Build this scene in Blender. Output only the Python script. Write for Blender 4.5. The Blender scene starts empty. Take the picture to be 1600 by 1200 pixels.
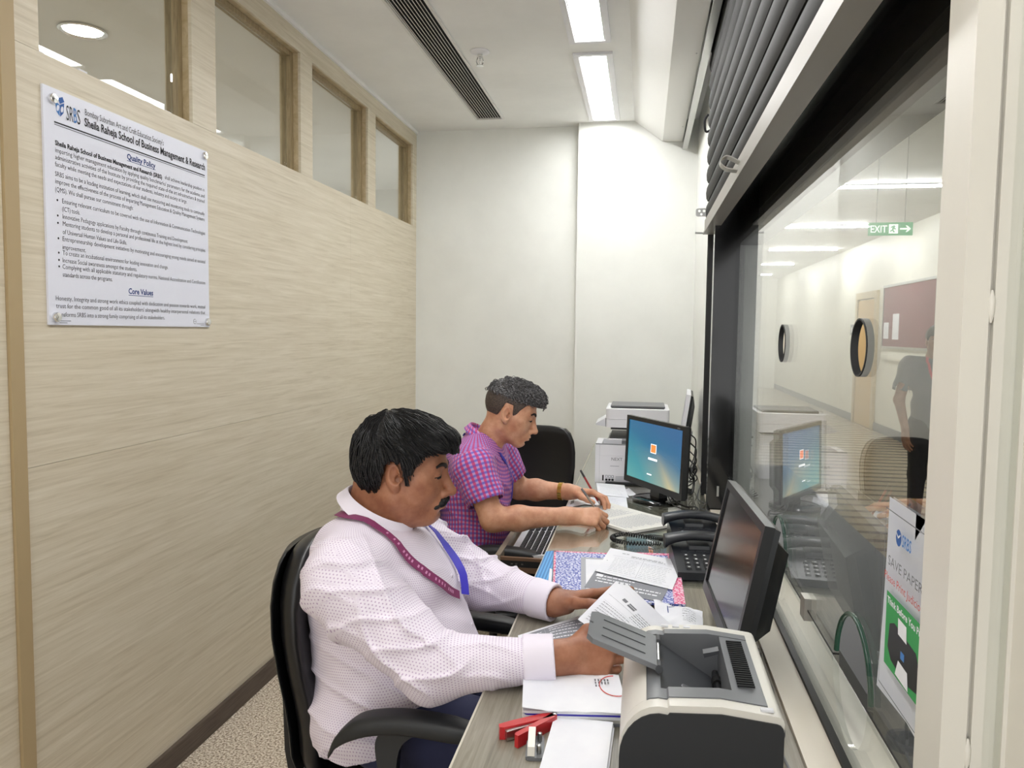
import bpy, bmesh, math, random
import numpy as np
from mathutils import Vector, Matrix, Euler

random.seed(7)
R = math.radians
SC = bpy.context.scene
COL = SC.collection

# ------------------------------------------------------------------ camera
CAM_H = 1.44
def make_camera():
    yaw, pitch, roll = R(9.65), R(3.9), R(0.7)
    F = Vector((-math.sin(yaw) * math.cos(pitch), math.cos(yaw) * math.cos(pitch), -math.sin(pitch)))
    R0 = Vector((math.cos(yaw), math.sin(yaw), 0)); U0 = R0.cross(F)
    Rt = R0 * math.cos(roll) + U0 * math.sin(roll); U = Rt.cross(F)
    cd = bpy.data.cameras.new('camera'); co = bpy.data.objects.new('camera', cd); COL.objects.link(co)
    cd.sensor_width = 36.0; cd.lens = 27.0; cd.clip_start = 0.02; cd.clip_end = 200
    m = Matrix(((Rt.x, U.x, -F.x, 0), (Rt.y, U.y, -F.y, 0), (Rt.z, U.z, -F.z, CAM_H), (0, 0, 0, 1)))
    co.matrix_world = m
    SC.camera = co
make_camera()

# ------------------------------------------------------------------ world, exposure
w = bpy.data.worlds.new('world'); SC.world = w; w.use_nodes = True
w.node_tree.nodes['Background'].inputs[0].default_value = (1.0, 1.0, 1.0, 1)
w.node_tree.nodes['Background'].inputs[1].default_value = 1.2
SC.view_settings.view_transform = 'Standard'
SC.view_settings.look = 'None'
SC.view_settings.gamma = 1.0
SC.view_settings.use_curve_mapping = False
SC.view_settings.exposure = 0.58
LAMP = 21.0
CORR_LAMP = 120.0

# ------------------------------------------------------------------ materials
def lin(c):
    return tuple(((x / 255.0) / 12.92) if x <= 10 else (((x / 255.0) + 0.055) / 1.055) ** 2.4 for x in c)
MATS = {}
def mat(name, rgb, rough=0.5, metal=0.0, spec=0.5, coat=0.0, emit=0.0, sheen=0.0, sss=0.0):
    m = bpy.data.materials.new(name); m.use_nodes = True
    b = m.node_tree.nodes['Principled BSDF']
    c = lin(rgb) + (1,)
    b.inputs['Base Color'].default_value = c
    b.inputs['Roughness'].default_value = rough
    b.inputs['Metallic'].default_value = metal
    b.inputs['Specular IOR Level'].default_value = spec
    if coat: b.inputs['Coat Weight'].default_value = coat; b.inputs['Coat Roughness'].default_value = 0.06
    if sheen: b.inputs['Sheen Weight'].default_value = sheen; b.inputs['Sheen Roughness'].default_value = 0.4
    if sss:
        b.inputs['Subsurface Weight'].default_value = sss
        b.inputs['Subsurface Radius'].default_value = (0.012, 0.005, 0.003); b.inputs['Subsurface Scale'].default_value = 0.6
    if emit:
        b.inputs['Emission Color'].default_value = c; b.inputs['Emission Strength'].default_value = emit
    MATS[name] = m
    return m
class NT:
    """small helper to wire nodes"""
    def __init__(s, m): s.t = m.node_tree; s.b = s.t.nodes['Principled BSDF']
    def n(s, typ, **kw):
        nd = s.t.nodes.new(typ)
        for k, v in kw.items():
            if k.startswith('i_'):
                key = k[2:]; key = int(key) if key.isdigit() else key.replace('_', ' ')
                nd.inputs[key].default_value = v
            else: setattr(nd, k, v)
        return nd
    def l(s, a, b): s.t.links.new(a, b)
    def coord(s, which='Object', scale=(1, 1, 1), loc=(0, 0, 0), rot=(0, 0, 0), attr=None):
        if attr: src = s.n('ShaderNodeAttribute', attribute_name=attr).outputs['Vector']
        else: src = s.n('ShaderNodeTexCoord').outputs[which]
        mp = s.n('ShaderNodeMapping'); mp.inputs['Scale'].default_value = scale
        mp.inputs['Location'].default_value = loc; mp.inputs['Rotation'].default_value = rot
        s.l(src, mp.inputs[0]); return mp.outputs[0]
    def ramp(s, fac, stops, interp='LINEAR'):
        r = s.n('ShaderNodeValToRGB'); r.color_ramp.interpolation = interp
        e = r.color_ramp.elements
        while len(e) < len(stops): e.new(0.5)
        for k, (p, c) in enumerate(stops): e[k].position = p; e[k].color = lin(c) + (1,)
        s.l(fac, r.inputs[0]); return r.outputs[0]
    def noise(s, vec, scale, detail=4, rough=0.55, dist=0.0):
        nd = s.n('ShaderNodeTexNoise'); nd.inputs['Scale'].default_value = scale; nd.inputs['Detail'].default_value = detail
        nd.inputs['Roughness'].default_value = rough; nd.inputs['Distortion'].default_value = dist
        s.l(vec, nd.inputs['Vector']); return nd.outputs['Fac']
    def math(s, op, a, b=None, c=None):
        nd = s.n('ShaderNodeMath', operation=op)
        for k, v in enumerate((a, b, c)):
            if v is None: continue
            if isinstance(v, (int, float)): nd.inputs[k].default_value = v
            else: s.l(v, nd.inputs[k])
        return nd.outputs[0]
    def mix(s, fac, a, b, blend='MIX'):
        nd = s.n('ShaderNodeMix', data_type='RGBA', blend_type=blend)
        for k, v in ((0, fac), (6, a), (7, b)):
            if isinstance(v, (int, float)): nd.inputs[k].default_value = v
            elif isinstance(v, tuple): nd.inputs[k].default_value = lin(v) + (1,)
            else: s.l(v, nd.inputs[k])
        return nd.outputs[2]
    def color(s, out): s.l(out, s.b.inputs['Base Color'])
    def bump(s, h, strength=0.3, dist=0.002):
        nd = s.n('ShaderNodeBump'); nd.inputs['Strength'].default_value = strength; nd.inputs['Distance'].default_value = dist
        s.l(h, nd.inputs['Height']); s.l(nd.outputs[0], s.b.inputs['Normal'])
def M(name): return MATS[name]

def build_materials():
    # painted surfaces
    for nm, c, r in (('paint_wall', (238, 239, 234), 0.45), ('paint_ceiling', (246, 246, 244), 0.7), ('paint_post', (224, 221, 212), 0.35),
                     ('paint_corridor', (232, 229, 217), 0.5), ('paint_next', (226, 226, 222), 0.6)):
        m = mat(nm, c, r); t = NT(m)
        n = t.noise(t.coord(), 2.5, 5, 0.6)
        t.color(t.ramp(n, [(0.3, tuple(int(x * 0.965) for x in c)), (0.7, c)]))
        t.bump(t.noise(t.coord(), 60, 3), 0.06, 0.002)
    # pale laminate with horizontal veins: runs along Y, bands in Z
    m = mat('laminate', (214, 199, 166), 0.42); t = NT(m)
    v = t.coord(scale=(1, 0.8, 22))
    n1 = t.noise(v, 3.0, 7, 0.68, 0.8)
    n2 = t.noise(t.coord(scale=(1, 2.2, 70)), 2.0, 4, 0.6, 0.6)
    f = t.math('ADD', t.math('MULTIPLY', n1, 0.7), t.math('MULTIPLY', n2, 0.3))
    t.color(t.ramp(f, [(0.30, (190, 177, 152)), (0.46, (209, 198, 175)), (0.58, (218, 208, 187)), (0.75, (229, 221, 203))]))
    t.bump(n2, 0.05, 0.001)
    m = mat('wood_frame', (196, 178, 142), 0.45); t = NT(m)
    f = t.noise(t.coord(scale=(3, 3, 3)), 9, 5, 0.6, 0.8)
    t.color(t.ramp(f, [(0.3, (178, 158, 120)), (0.7, (208, 191, 156))]))
    m = mat('wood_stop', (150, 132, 98), 0.5); t = NT(m)
    f = t.noise(t.coord(scale=(20, 20, 2)), 5, 5, 0.6, 0.5)
    t.color(t.ramp(f, [(0.3, (128, 110, 78)), (0.7, (168, 150, 114))]))
    mat('wood_edge', (176, 155, 118), 0.5)
    m = mat('baseboard', (84, 72, 64), 0.5); t = NT(m)
    t.color(t.ramp(t.noise(t.coord(scale=(1, 1, 20)), 8, 4), [(0.3, (70, 59, 52)), (0.7, (98, 85, 76))]))
    # speckled floor
    m = mat('floor_speckle', (196, 180, 158), 0.8); t = NT(m)
    n = t.noise(t.coord(), 130, 3, 0.7)
    n2 = t.noise(t.coord(), 6, 3, 0.6)
    c = t.ramp(n, [(0.36, (96, 78, 62)), (0.47, (184, 168, 146)), (0.6, (232, 222, 206))])
    t.color(t.mix(t.ramp(n2, [(0.45, (0, 0, 0)), (0.8, (70, 70, 70))]), c, (205, 160, 150)))
    t.bump(n, 0.4, 0.003)
    # grey wood-grain worktop: grain runs along Y
    m = mat('worktop', (140, 134, 120), 0.33); t = NT(m)
    n1 = t.noise(t.coord(scale=(60, 2.2, 60)), 2.4, 6, 0.62, 1.0)
    n2 = t.noise(t.coord(scale=(9, 0.8, 9)), 2.0, 3, 0.5, 0.8)
    f = t.math('ADD', t.math('MULTIPLY', n1, 0.6), t.math('MULTIPLY', n2, 0.4))
    t.color(t.ramp(f, [(0.32, (104, 98, 86)), (0.47, (130, 124, 110)), (0.60, (146, 140, 126)), (0.74, (162, 156, 143))]))
    t.bump(n1, 0.08, 0.001)
    mat('worktop_edge', (202, 196, 182), 0.4)
    mat('ledge_beige', (208, 200, 184), 0.3)
    mat('white_plastic', (232, 232, 236), 0.38)
    mat('white_plastic_b', (216, 217, 222), 0.42)
    mat('cream_plastic', (214, 211, 203), 0.35)
    mat('grey_plastic', (112, 114, 118), 0.38)
    mat('grey_plastic_dark', (74, 76, 80), 0.42)
    mat('black_plastic', (26, 27, 29), 0.38)
    mat('black_gloss', (12, 12, 13), 0.12, coat=0.4)
    mat('black_matte', (18, 18, 19), 0.6)
    mat('phone_black', (28, 30, 35), 0.35)
    mat('key_white', (214, 214, 214), 0.5)
    mat('charcoal_side', (30, 32, 36), 0.5)
    mat('black_granite', (62, 60, 58), 0.25)
    mat('rail_metal', (150, 146, 138), 0.42, metal=0.5)
    mat('outer_counter', (66, 66, 68), 0.5, spec=0.3)
    mat('steel', (190, 190, 188), 0.28, metal=1.0)
    mat('brushed', (172, 168, 160), 0.38, metal=0.9)
    mat('chrome', (225, 225, 225), 0.12, metal=1.0)
    mat('gold', (222, 184, 96), 0.25, metal=1.0)
    m = mat('slat_steel', (26, 25, 23), 0.6, spec=0.15); t = NT(m)
    t.color(t.ramp(t.noise(t.coord(scale=(1, 2, 30)), 4, 4), [(0.3, (20, 19, 18)), (0.7, (34, 32, 29))]))
    mat('slat_dark', (46, 45, 44), 0.45, metal=0.5)
    mat('housing_white', (228, 227, 223), 0.35)
    mat('dark_void', (16, 17, 20), 0.8)
    mat('grille_white', (226, 225, 222), 0.45)
    m = mat('leather_black', (22, 22, 24), 0.34, spec=0.5); t = NT(m)
    t.bump(t.noise(t.coord(), 260, 3), 0.12, 0.001)
    mat('armrest_black', (34, 36, 38), 0.5)
    mat('ink', (34, 36, 42), 0.7)
    mat('ink_blue', (38, 66, 130), 0.7)
    mat('ink_grey', (120, 122, 128), 0.7)
    mat('ink_light', (176, 178, 186), 0.7)
    mat('ink_red', (206, 72, 66), 0.7)
    mat('logo_blue', (70, 128, 196), 0.6)
    mat('logo_blue_dark', (44, 92, 164), 0.6)
    mat('sign_white', (228, 230, 242), 0.25)
    mat('sign_edge', (196, 200, 214), 0.3)
    m = mat('paper', (238, 239, 245), 0.65); t = NT(m)
    t.color(t.ramp(t.noise(t.coord(), 8, 3), [(0.3, (230, 231, 239)), (0.7, (242, 243, 247))]))
    mat('paper_cream', (234, 233, 226), 0.65)
    mat('paper_grey', (134, 136, 144), 0.55)
    mat('paper_green', (58, 156, 86), 0.6)
    m = mat('folder_blue', (52, 144, 214), 0.4); t = NT(m)
    wv = t.n('ShaderNodeTexWave', wave_type='BANDS', bands_direction='X'); wv.inputs['Scale'].default_value = 34
    t.l(t.coord(), wv.inputs['Vector'])
    t.color(t.ramp(wv.outputs['Fac'], [(0.2, (36, 122, 196)), (0.8, (92, 176, 232))]))
    # booklets with a printed lattice of little blue / pink rosettes
    for nm, a, b in (('print_blue', (84, 98, 184), (222, 226, 244)), ('print_pink', (226, 70, 130), (240, 214, 226))):
        m = mat(nm, b, 0.5); t = NT(m)
        vo = t.n('ShaderNodeTexVoronoi', feature='DISTANCE_TO_EDGE'); vo.inputs['Scale'].default_value = 95
        t.l(t.coord(), vo.inputs['Vector'])
        n = t.noise(t.coord(), 150, 2)
        f = t.math('ADD', vo.outputs['Distance'], t.math('MULTIPLY', n, 0.35))
        t.color(t.ramp(f, [(0.26, a), (0.36, b)]))
    mat('stapler_red', (196, 40, 46), 0.28, coat=0.3)
    mat('pen_red', (150, 30, 34), 0.3)
    mat('tray_brown', (112, 86, 68), 0.45)
    mat('tray_grey', (146, 134, 118), 0.45)
    mat('key_dark', (40, 42, 46), 0.5)
    mat('gasket', (20, 20, 20), 0.5)
    mat('glass_edge', (40, 78, 62), 0.2)
    mat('red_tag', (224, 70, 90), 0.6)
    mat('board_maroon', (120, 62, 66), 0.7)
    mat('door_tan', (202, 170, 116), 0.5)
    mat('exit_green', (40, 150, 84), 0.5, emit=0.5)
    mat('exit_white', (240, 245, 240), 0.5, emit=0.9)
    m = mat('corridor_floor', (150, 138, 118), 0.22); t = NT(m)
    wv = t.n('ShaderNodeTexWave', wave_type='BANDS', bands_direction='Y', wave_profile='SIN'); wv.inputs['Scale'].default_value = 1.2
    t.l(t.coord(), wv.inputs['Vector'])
    t.color(t.ramp(wv.outputs['Fac'], [(0.15, (96, 80, 64)), (0.3, (172, 160, 138))]))  # bands painted into the floor colour stand in for striped glass reflections
    # emitters
    for nm, s in (('lamp_panel', LAMP), ('corridor_tube', CORR_LAMP), ('downlight', 150.0)):
        m = bpy.data.materials.new(nm); m.use_nodes = True; nt = m.node_tree; nt.nodes.clear()
        e = nt.nodes.new('ShaderNodeEmission'); e.inputs[0].default_value = (1, 1, 0.995, 1); e.inputs[1].default_value = s
        o = nt.nodes.new('ShaderNodeOutputMaterial'); nt.links.new(e.outputs[0], o.inputs[0]); MATS[nm] = m
    # clear sheet glass: straight-through with Schlick reflection on each face
    for nm, tint, base in (('glass', (0.95, 0.965, 0.955), 0.08), ('glass_window', (0.90, 0.915, 0.91), 0.045)):
        m = bpy.data.materials.new(nm); m.use_nodes = True; nt = m.node_tree; nt.nodes.clear()
        o = nt.nodes.new('ShaderNodeOutputMaterial'); mx = nt.nodes.new('ShaderNodeMixShader')
        tr = nt.nodes.new('ShaderNodeBsdfTransparent'); tr.inputs[0].default_value = tint + (1,)
        gl = nt.nodes.new('ShaderNodeBsdfGlossy'); gl.inputs['Roughness'].default_value = 0.0; gl.inputs[0].default_value = (1, 1, 1, 1)
        lw = nt.nodes.new('ShaderNodeLayerWeight'); lw.inputs[0].default_value = 0.5
        p = nt.nodes.new('ShaderNodeMath'); p.operation = 'POWER'; p.inputs[1].default_value = 5
        q = nt.nodes.new('ShaderNodeMath'); q.operation = 'MULTIPLY_ADD'; q.inputs[1].default_value = 1 - base; q.inputs[2].default_value = base
        nt.links.new(lw.outputs['Facing'], p.inputs[0]); nt.links.new(p.outputs[0], q.inputs[0]); nt.links.new(q.outputs[0], mx.inputs[0])
        nt.links.new(tr.outputs[0], mx.inputs[1]); nt.links.new(gl.outputs[0], mx.inputs[2]); nt.links.new(mx.outputs[0], o.inputs[0])
        MATS[nm] = m
    # lit monitor picture: sky blue to sea green with a warm streak (local x across, z up)
    m = mat('screen_picture', (40, 110, 150), 0.25); t = NT(m)
    co = t.n('ShaderNodeTexCoord'); sp = t.n('ShaderNodeSeparateXYZ'); t.l(co.outputs['Object'], sp.inputs[0])
    u = t.math('ADD', t.math('MULTIPLY', sp.outputs['X'], 2.4), 0.5)          # 0..1 left to right seen from the front
    v = t.math('MULTIPLY_ADD', sp.outputs['Z'], 3.9, -0.02)
    base = t.ramp(t.math('ADD', t.math('MULTIPLY', u, 0.35), t.math('MULTIPLY', v, 0.65)), [(0.05, (110, 178, 170)), (0.40, (72, 150, 162)), (0.72, (46, 112, 150)), (1.0, (54, 104, 150))])
    d = t.math('ABSOLUTE', t.math('SUBTRACT', t.math('ADD', t.math('MULTIPLY', v, 0.55), u), 0.98))
    warm = t.ramp(d, [(0.0, (235, 235, 235)), (0.12, (170, 170, 170)), (0.48, (0, 0, 0))])
    fade = t.math('MULTIPLY', t.math('SUBTRACT', 0.85, v), 1.2)
    wf = t.math('MULTIPLY', warm, t.math('MINIMUM', t.math('MAXIMUM', fade, 0.0), 1.0))
    c = t.mix(wf, base, (250, 214, 140))
    t.color((t.mix(0.85, c, (0, 0, 0)))); t.l(c, t.b.inputs['Emission Color']); t.b.inputs['Emission Strength'].default_value = 0.62
    mat('screen_icon', (238, 120, 60), 0.4, emit=0.8)
    mat('screen_white', (235, 240, 245), 0.4, emit=0.8)
    mat('screen_off', (28, 26, 30), 0.16, spec=0.6)
build_materials()

# ------------------------------------------------------------------ objects
def tag(o, label=None, cat=None, group=None, kind=None):
    if label: o['label'] = label
    if cat: o['category'] = cat
    if group: o['group'] = group
    if kind: o['kind'] = kind
    return o
def thing(name, label, cat, loc=(0, 0, 0), rz=0.0, group=None):
    o = bpy.data.objects.new(name, None); COL.objects.link(o); o.empty_display_size = 0.05
    o.location = loc; o.rotation_euler = (0, 0, rz)
    return tag(o, label, cat, group)
def link(name, me, m, parent=None, smooth=None, loc=None, rot=None):
    o = bpy.data.objects.new(name, me); COL.objects.link(o)
    if m is not None:
        for k in (m if isinstance(m, (list, tuple)) else [m]): me.materials.append(MATS[k] if isinstance(k, str) else k)
    if parent is not None: o.parent = parent
    if smooth is not None:
        me.shade_smooth(); me.set_sharp_from_angle(angle=R(smooth))
    if loc is not None: o.location = loc
    if rot is not None: o.rotation_euler = rot
    return o
def obj(name, bm, m, parent=None, bevel=0.0, seg=2, smooth=None, loc=None, rot=None, kind=None):
    if bevel > 0:
        ed = [e for e in bm.edges if len(e.link_faces) == 2 and e.calc_face_angle(0) > 0.5]
        bmesh.ops.bevel(bm, geom=ed, offset=bevel, segments=seg, affect='EDGES', profile=0.5, clamp_overlap=True)
        if smooth is None: smooth = 40
    bmesh.ops.recalc_face_normals(bm, faces=bm.faces)
    me = bpy.data.meshes.new(name); bm.to_mesh(me); bm.free()
    o = link(name, me, m, parent, smooth, loc, rot)
    if kind: o['kind'] = kind
    return o
def box(x0, x1, y0, y1, z0, z1, bm=None):
    bm = bm or bmesh.new()
    v = [bm.verts.new((x, y, z)) for z in (z0, z1) for y in (y0, y1) for x in (x0, x1)]
    for f in ((0, 2, 3, 1), (4, 5, 7, 6), (0, 1, 5, 4), (2, 6, 7, 3), (0, 4, 6, 2), (1, 3, 7, 5)): bm.faces.new([v[i] for i in f])
    return bm
def prism(poly, a, b, axis='y', bm=None):
    """extrude a 2D outline: axis y -> poly is (x,z); axis x -> (y,z); axis z -> (x,y)"""
    bm = bm or bmesh.new()
    def P(p, t): return {'y': (p[0], t, p[1]), 'x': (t, p[0], p[1]), 'z': (p[0], p[1], t)}[axis]
    A = [bm.verts.new(P(p, a)) for p in poly]; B = [bm.verts.new(P(p, b)) for p in poly]
    n = len(poly)
    bm.faces.new(A); bm.faces.new(B[::-1])
    for i in range(n): bm.faces.new((A[i], B[i], B[(i + 1) % n], A[(i + 1) % n]))
    return bm
def loft(rings, bm=None, cap=True):
    bm = bm or bmesh.new()
    vs = [[bm.verts.new(p) for p in r] for r in rings]
    n = len(vs[0])
    for a, b in zip(vs, vs[1:]):
        for i in range(n): bm.faces.new((a[i], a[(i + 1) % n], b[(i + 1) % n], b[i]))
    if cap: bm.faces.new(vs[0][::-1]); bm.faces.new(vs[-1])
    return bm
def tube(pts, rad, n=8, bm=None, closed=False):
    pts = [Vector(p) for p in pts]; rings = []
    N = len(pts); prev = None
    for i, p in enumerate(pts):
        if closed: d = pts[(i + 1) % N] - pts[i - 1]
        else: d = pts[min(i + 1, N - 1)] - pts[max(i - 1, 0)]
        d.normalize()
        u = (prev - d * prev.dot(d)) if prev is not None else d.orthogonal()
        if u.length < 1e-6: u = d.orthogonal()
        u.normalize(); prev = u; v = d.cross(u)
        r = rad[i] if isinstance(rad, (list, tuple)) else rad
        rings.append([p + (u * math.cos(t) + v * math.sin(t)) * r for t in [2 * math.pi * k / n for k in range(n)]])
    if closed: rings.append(rings[0])
    if closed:
        bm = bm or bmesh.new()
        vs = [[bm.verts.new(p) for p in r] for r in rings[:-1]]; vs.append(vs[0])
        for a, b in zip(vs, vs[1:]):
            for i in range(n): bm.faces.new((a[i], a[(i + 1) % n], b[(i + 1) % n], b[i]))
        return bm
    return loft(rings, bm)
def lathe(prof, n=24, c=(0, 0, 0), bm=None):
    """prof: list of (r,z)"""
    rings = [[(c[0] + r * math.cos(2 * math.pi * k / n), c[1] + r * math.sin(2 * math.pi * k / n), c[2] + z) for k in range(n)] for r, z in prof]
    return loft(rings, bm)
def spline(pts, n=8):
    """Catmull-Rom through pts"""
    P = [Vector(p) for p in pts]; P = [P[0] * 2 - P[1]] + P + [P[-1] * 2 - P[-2]]; out = []
    for i in range(1, len(P) - 2):
        for k in range(n):
            t = k / n; a, b, c, d = P[i - 1], P[i], P[i + 1], P[i + 2]
            out.append(0.5 * ((2 * b) + (c - a) * t + (2 * a - 5 * b + 4 * c - d) * t * t + (3 * b - a - 3 * c + d) * t ** 3))
    out.append(P[-2]); return out
def rrect(w, h, r, n=5):
    """rounded rectangle outline centred on the origin"""
    out = []
    for cx, cy, a in ((w / 2 - r, h / 2 - r, 0), (-w / 2 + r, h / 2 - r, 90), (-w / 2 + r, -h / 2 + r, 180), (w / 2 - r, -h / 2 + r, 270)):
        for k in range(n + 1):
            t = R(a + 90 * k / n); out.append((cx + r * math.cos(t), cy + r * math.sin(t)))
    return out
def circle(cx, cy, r, n=40): return [(cx + r * math.cos(2 * math.pi * k / n), cy + r * math.sin(2 * math.pi * k / n)) for k in range(n)]
def plate(name, outlines, th, m, parent=None, frame=None, smooth=30):
    """flat plate with holes (first outline is outside), extruded th; frame maps local (u,v,n) to space"""
    cu = bpy.data.curves.new(name, 'CURVE'); cu.dimensions = '2D'; cu.fill_mode = 'BOTH'; cu.extrude = th / 2
    for ol in outlines:
        s = cu.splines.new('POLY'); s.points.add(len(ol) - 1); s.use_cyclic_u = True
        for p, q in zip(s.points, ol): p.co = (q[0], q[1], 0, 1)
    tmp = bpy.data.objects.new(name, cu); COL.objects.link(tmp)
    dg = bpy.context.evaluated_depsgraph_get()
    me = bpy.data.meshes.new_from_object(tmp.evaluated_get(dg)); bpy.data.objects.remove(tmp); bpy.data.curves.remove(cu)
    if frame is not None: me.transform(frame)
    me.name = name; me.materials.clear()
    return link(name, me, m, parent, smooth)
FR_X = Matrix(((0, 0, 1, 0), (1, 0, 0, 0), (0, 1, 0, 0), (0, 0, 0, 1)))     # (u,v,n) -> y,z,x
def frame(o, u, v):
    """matrix placing local x along u, y along v, z along u x v at o"""
    u = Vector(u).normalized(); v = Vector(v); v = (v - u * v.dot(u)).normalized(); n = u.cross(v); o = Vector(o)
    return Matrix(((u.x, v.x, n.x, o.x), (u.y, v.y, n.y, o.y), (u.z, v.z, n.z, o.z), (0, 0, 0, 1)))
_txt = None
def text(body, size, fr, m, parent, width=None, name='lettering', bold=0.0, align='LEFT', u=0.0, v=0.0, xs=1.0):
    """flat printed lettering: baseline start (u,v) on the frame fr, stretched to width if given"""
    cu = bpy.data.curves.new('t', 'FONT'); cu.body = body; cu.size = size; cu.resolution_u = 2; cu.offset = bold; cu.align_x = 'LEFT'
    cu.fill_mode = 'FRONT'
    tmp = bpy.data.objects.new('t', cu); COL.objects.link(tmp)
    dg = bpy.context.evaluated_depsgraph_get()
    me = bpy.data.meshes.new_from_object(tmp.evaluated_get(dg)); bpy.data.objects.remove(tmp); bpy.data.curves.remove(cu)
    me.materials.clear()
    if len(me.vertices) == 0: return None
    xs_ = [p.co.x for p in me.vertices]; w0 = max(xs_) - min(xs_); k = (width / w0) if width else xs
    if align == 'CENTER': u = u - w0 * k / 2
    me.transform(fr @ Matrix.Translation((u - min(xs_) * k, v, 0.0004)) @ Matrix.Diagonal((k, 1, 1, 1)))
    me.name = name
    return link(name, me, m, parent)
def flat(poly, fr, m, parent, name='print', h=0.0003):
    bm = bmesh.new(); bm.faces.new([bm.verts.new(fr @ Vector((p[0], p[1], h))) for p in poly])
    me = bpy.data.meshes.new(name); bm.to_mesh(me); bm.free(); return link(name, me, m, parent)
def rect(u0, v0, u1, v1): return [(u0, v0), (u1, v0), (u1, v1), (u0, v1)]
def rel(o, root):
    """keep o's mesh where it was built in world space while parenting it to root (unrotated root)"""
    o.data.transform(Matrix.Translation(-root.location)); o.parent = root; return o
def copy_tree(o, parent=None):
    c = o.copy(); COL.objects.link(c); c.parent = parent
    for ch in [k for k in o.children]: copy_tree(ch, c)
    return c
# ================================================================== STRUCTURE
XL, ZC, YB = -1.49, 2.735, 4.93
XG = 0.35                                   # plane of the counter glass
def struct(o): o['kind'] = 'structure'; return o

struct(obj('floor', box(-1.6, 0.45, -1.5, 5.0, -0.1, 0.0), 'floor_speckle'))
struct(obj('ceiling', box(-1.6, 0.45, -1.5, 5.0, ZC, ZC + 0.1), 'paint_ceiling'))
struct(obj('wall_back', box(-1.6, 0.45, YB, YB + 0.1, 0, ZC), 'paint_wall'))
struct(obj('wall_pillar', box(-0.425, 0.31, 4.85, YB, 0, ZC), 'paint_wall', bevel=0.004))
struct(obj('wall_right', box(0.30, 0.45, 3.16, YB, -0.15, ZC), 'paint_wall'))

# --- left partition: carcass with window openings, cladding boards, mullions
WIN = [(1.725, 2.384), (2.528, 3.203), (3.323, 4.031), (4.152, 4.851)]
ZS, ZT = 2.117, 2.632
wl = plate('wall_left', [rect(-1.0, 0, YB, ZC)] + [rect(a, ZS, b, ZT) for a, b in WIN], 0.085, 'wood_frame', frame=Matrix.Translation((XL - 0.0545, 0, 0)) @ FR_X)
struct(wl)
def clad(name, y0, y1, z0, z1, m='laminate', t=0.012, x=XL):
    o = obj(name, box(x - t, x, y0, y1, z0, z1), m, wl, bevel=0.0006, seg=1); return o
for y0, y1 in ((1.642, 3.7770), (3.7780, YB)):
    for z0, z1 in ((0.0, 1.0880), (1.0890, ZS)):
        clad('cladding_board', y0, y1, z0, z1)
clad('cladding_board', -0.9, 1.598, 0.0, ZC)
clad('edge_strip', 1.599, 1.641, 0.0, ZC, 'wood_edge', 0.02, XL + 0.008)
clad('top_rail', 1.642, YB, ZT, ZC - 0.005)
for y0, y1 in ((1.642, WIN[0][0]), (WIN[0][1], WIN[1][0]), (WIN[1][1], WIN[2][0]), (WIN[2][1], WIN[3][0]), (WIN[3][1], YB)):
    clad('mullion', y0, y1, ZS + 0.001, ZT - 0.001)
cove = obj('ceiling_bead', box(XL, XL + 0.012, 1.642, YB, ZC - 0.02, ZC - 0.001), 'paint_ceiling', wl, bevel=0.003)
for k, (a, b) in enumerate(WIN):
    wn = bpy.data.objects.new('window_%d' % (k + 1), None); COL.objects.link(wn); wn.location = (XL - 0.0545, (a + b) / 2, ZS); struct(wn)
    hw = (b - a) / 2 - 0.001; hh = ZT - ZS
    fb = plate('window_frame', [rect(-hw, 0.001, hw, hh - 0.001), rect(-hw + 0.028, 0.012, hw - 0.028, hh - 0.022)], 0.04, 'wood_stop', wn, frame=FR_X)
    obj('pane', box(-0.003, 0.003, -hw + 0.03, hw - 0.03, 0.014, hh - 0.024), 'glass_window', wn)
    if k == 0:
        bm = bmesh.new(); y = -hw + 0.03
        while y < hw - 0.04:
            L = random.uniform(0.02, 0.07)
            if random.random() < 0.75: box(0.0035, 0.010, y, min(y + L, hw - 0.032), 0.0125, 0.0125 + random.uniform(0.005, 0.013), bm)
            y += L + random.uniform(0, 0.02)
        obj('sealant', bm, 'white_plastic', wn)
struct(obj('baseboard_left', box(XL, XL + 0.014, 1.645, YB, 0.0, 0.075), 'baseboard', bevel=0.002))

# --- room on the other side of the partition
struct(obj('wall_next_room', box(-4.3, -4.2, -1.0, 7.0, 0, 2.8), 'paint_next'))
struct(obj('wall_next_end', box(-4.2, -1.6, 6.9, 7.0, 0, 2.8), 'paint_next'))
struct(obj('wall_next_near', box(-4.2, -1.6, -1.1, -1.0, 0, 2.8), 'paint_next'))
struct(obj('floor_next_room', box(-4.3, -1.6, -1.1, 7.0, -0.1, 0), 'floor_speckle'))
struct(obj('ceiling_next_room', box(-4.3, -1.602, -1.1, 7.0, ZC, ZC + 0.1), 'paint_next'))
def downlight(x, y, label):
    t = thing('downlight', label, 'ceiling light', (x, y, ZC), 0, 'round downlights beyond the partition windows')
    obj('rim', lathe([(0.095, -0.001), (0.098, -0.008), (0.088, -0.012), (0.078, -0.004), (0.078, -0.001)], 32), 'chrome', t, smooth=40)
    obj('diffuser', lathe([(0.077, -0.001), (0.077, -0.0035), (0.05, -0.005), (0.001, -0.005)], 32), 'downlight', t, smooth=40)
for dx, dy, lb in ((-3.4, 3.09, 'second'), (-2.45, 1.0, 'third'), (-3.4, 1.0, 'fourth'), (-2.45, 5.2, 'fifth'), (-3.4, 5.2, 'sixth')): downlight(dx, dy, 'round recessed downlight added to brighten the room beyond the partition, %s of six' % lb)  # all of these are added to brighten the room beyond the windows
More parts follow.
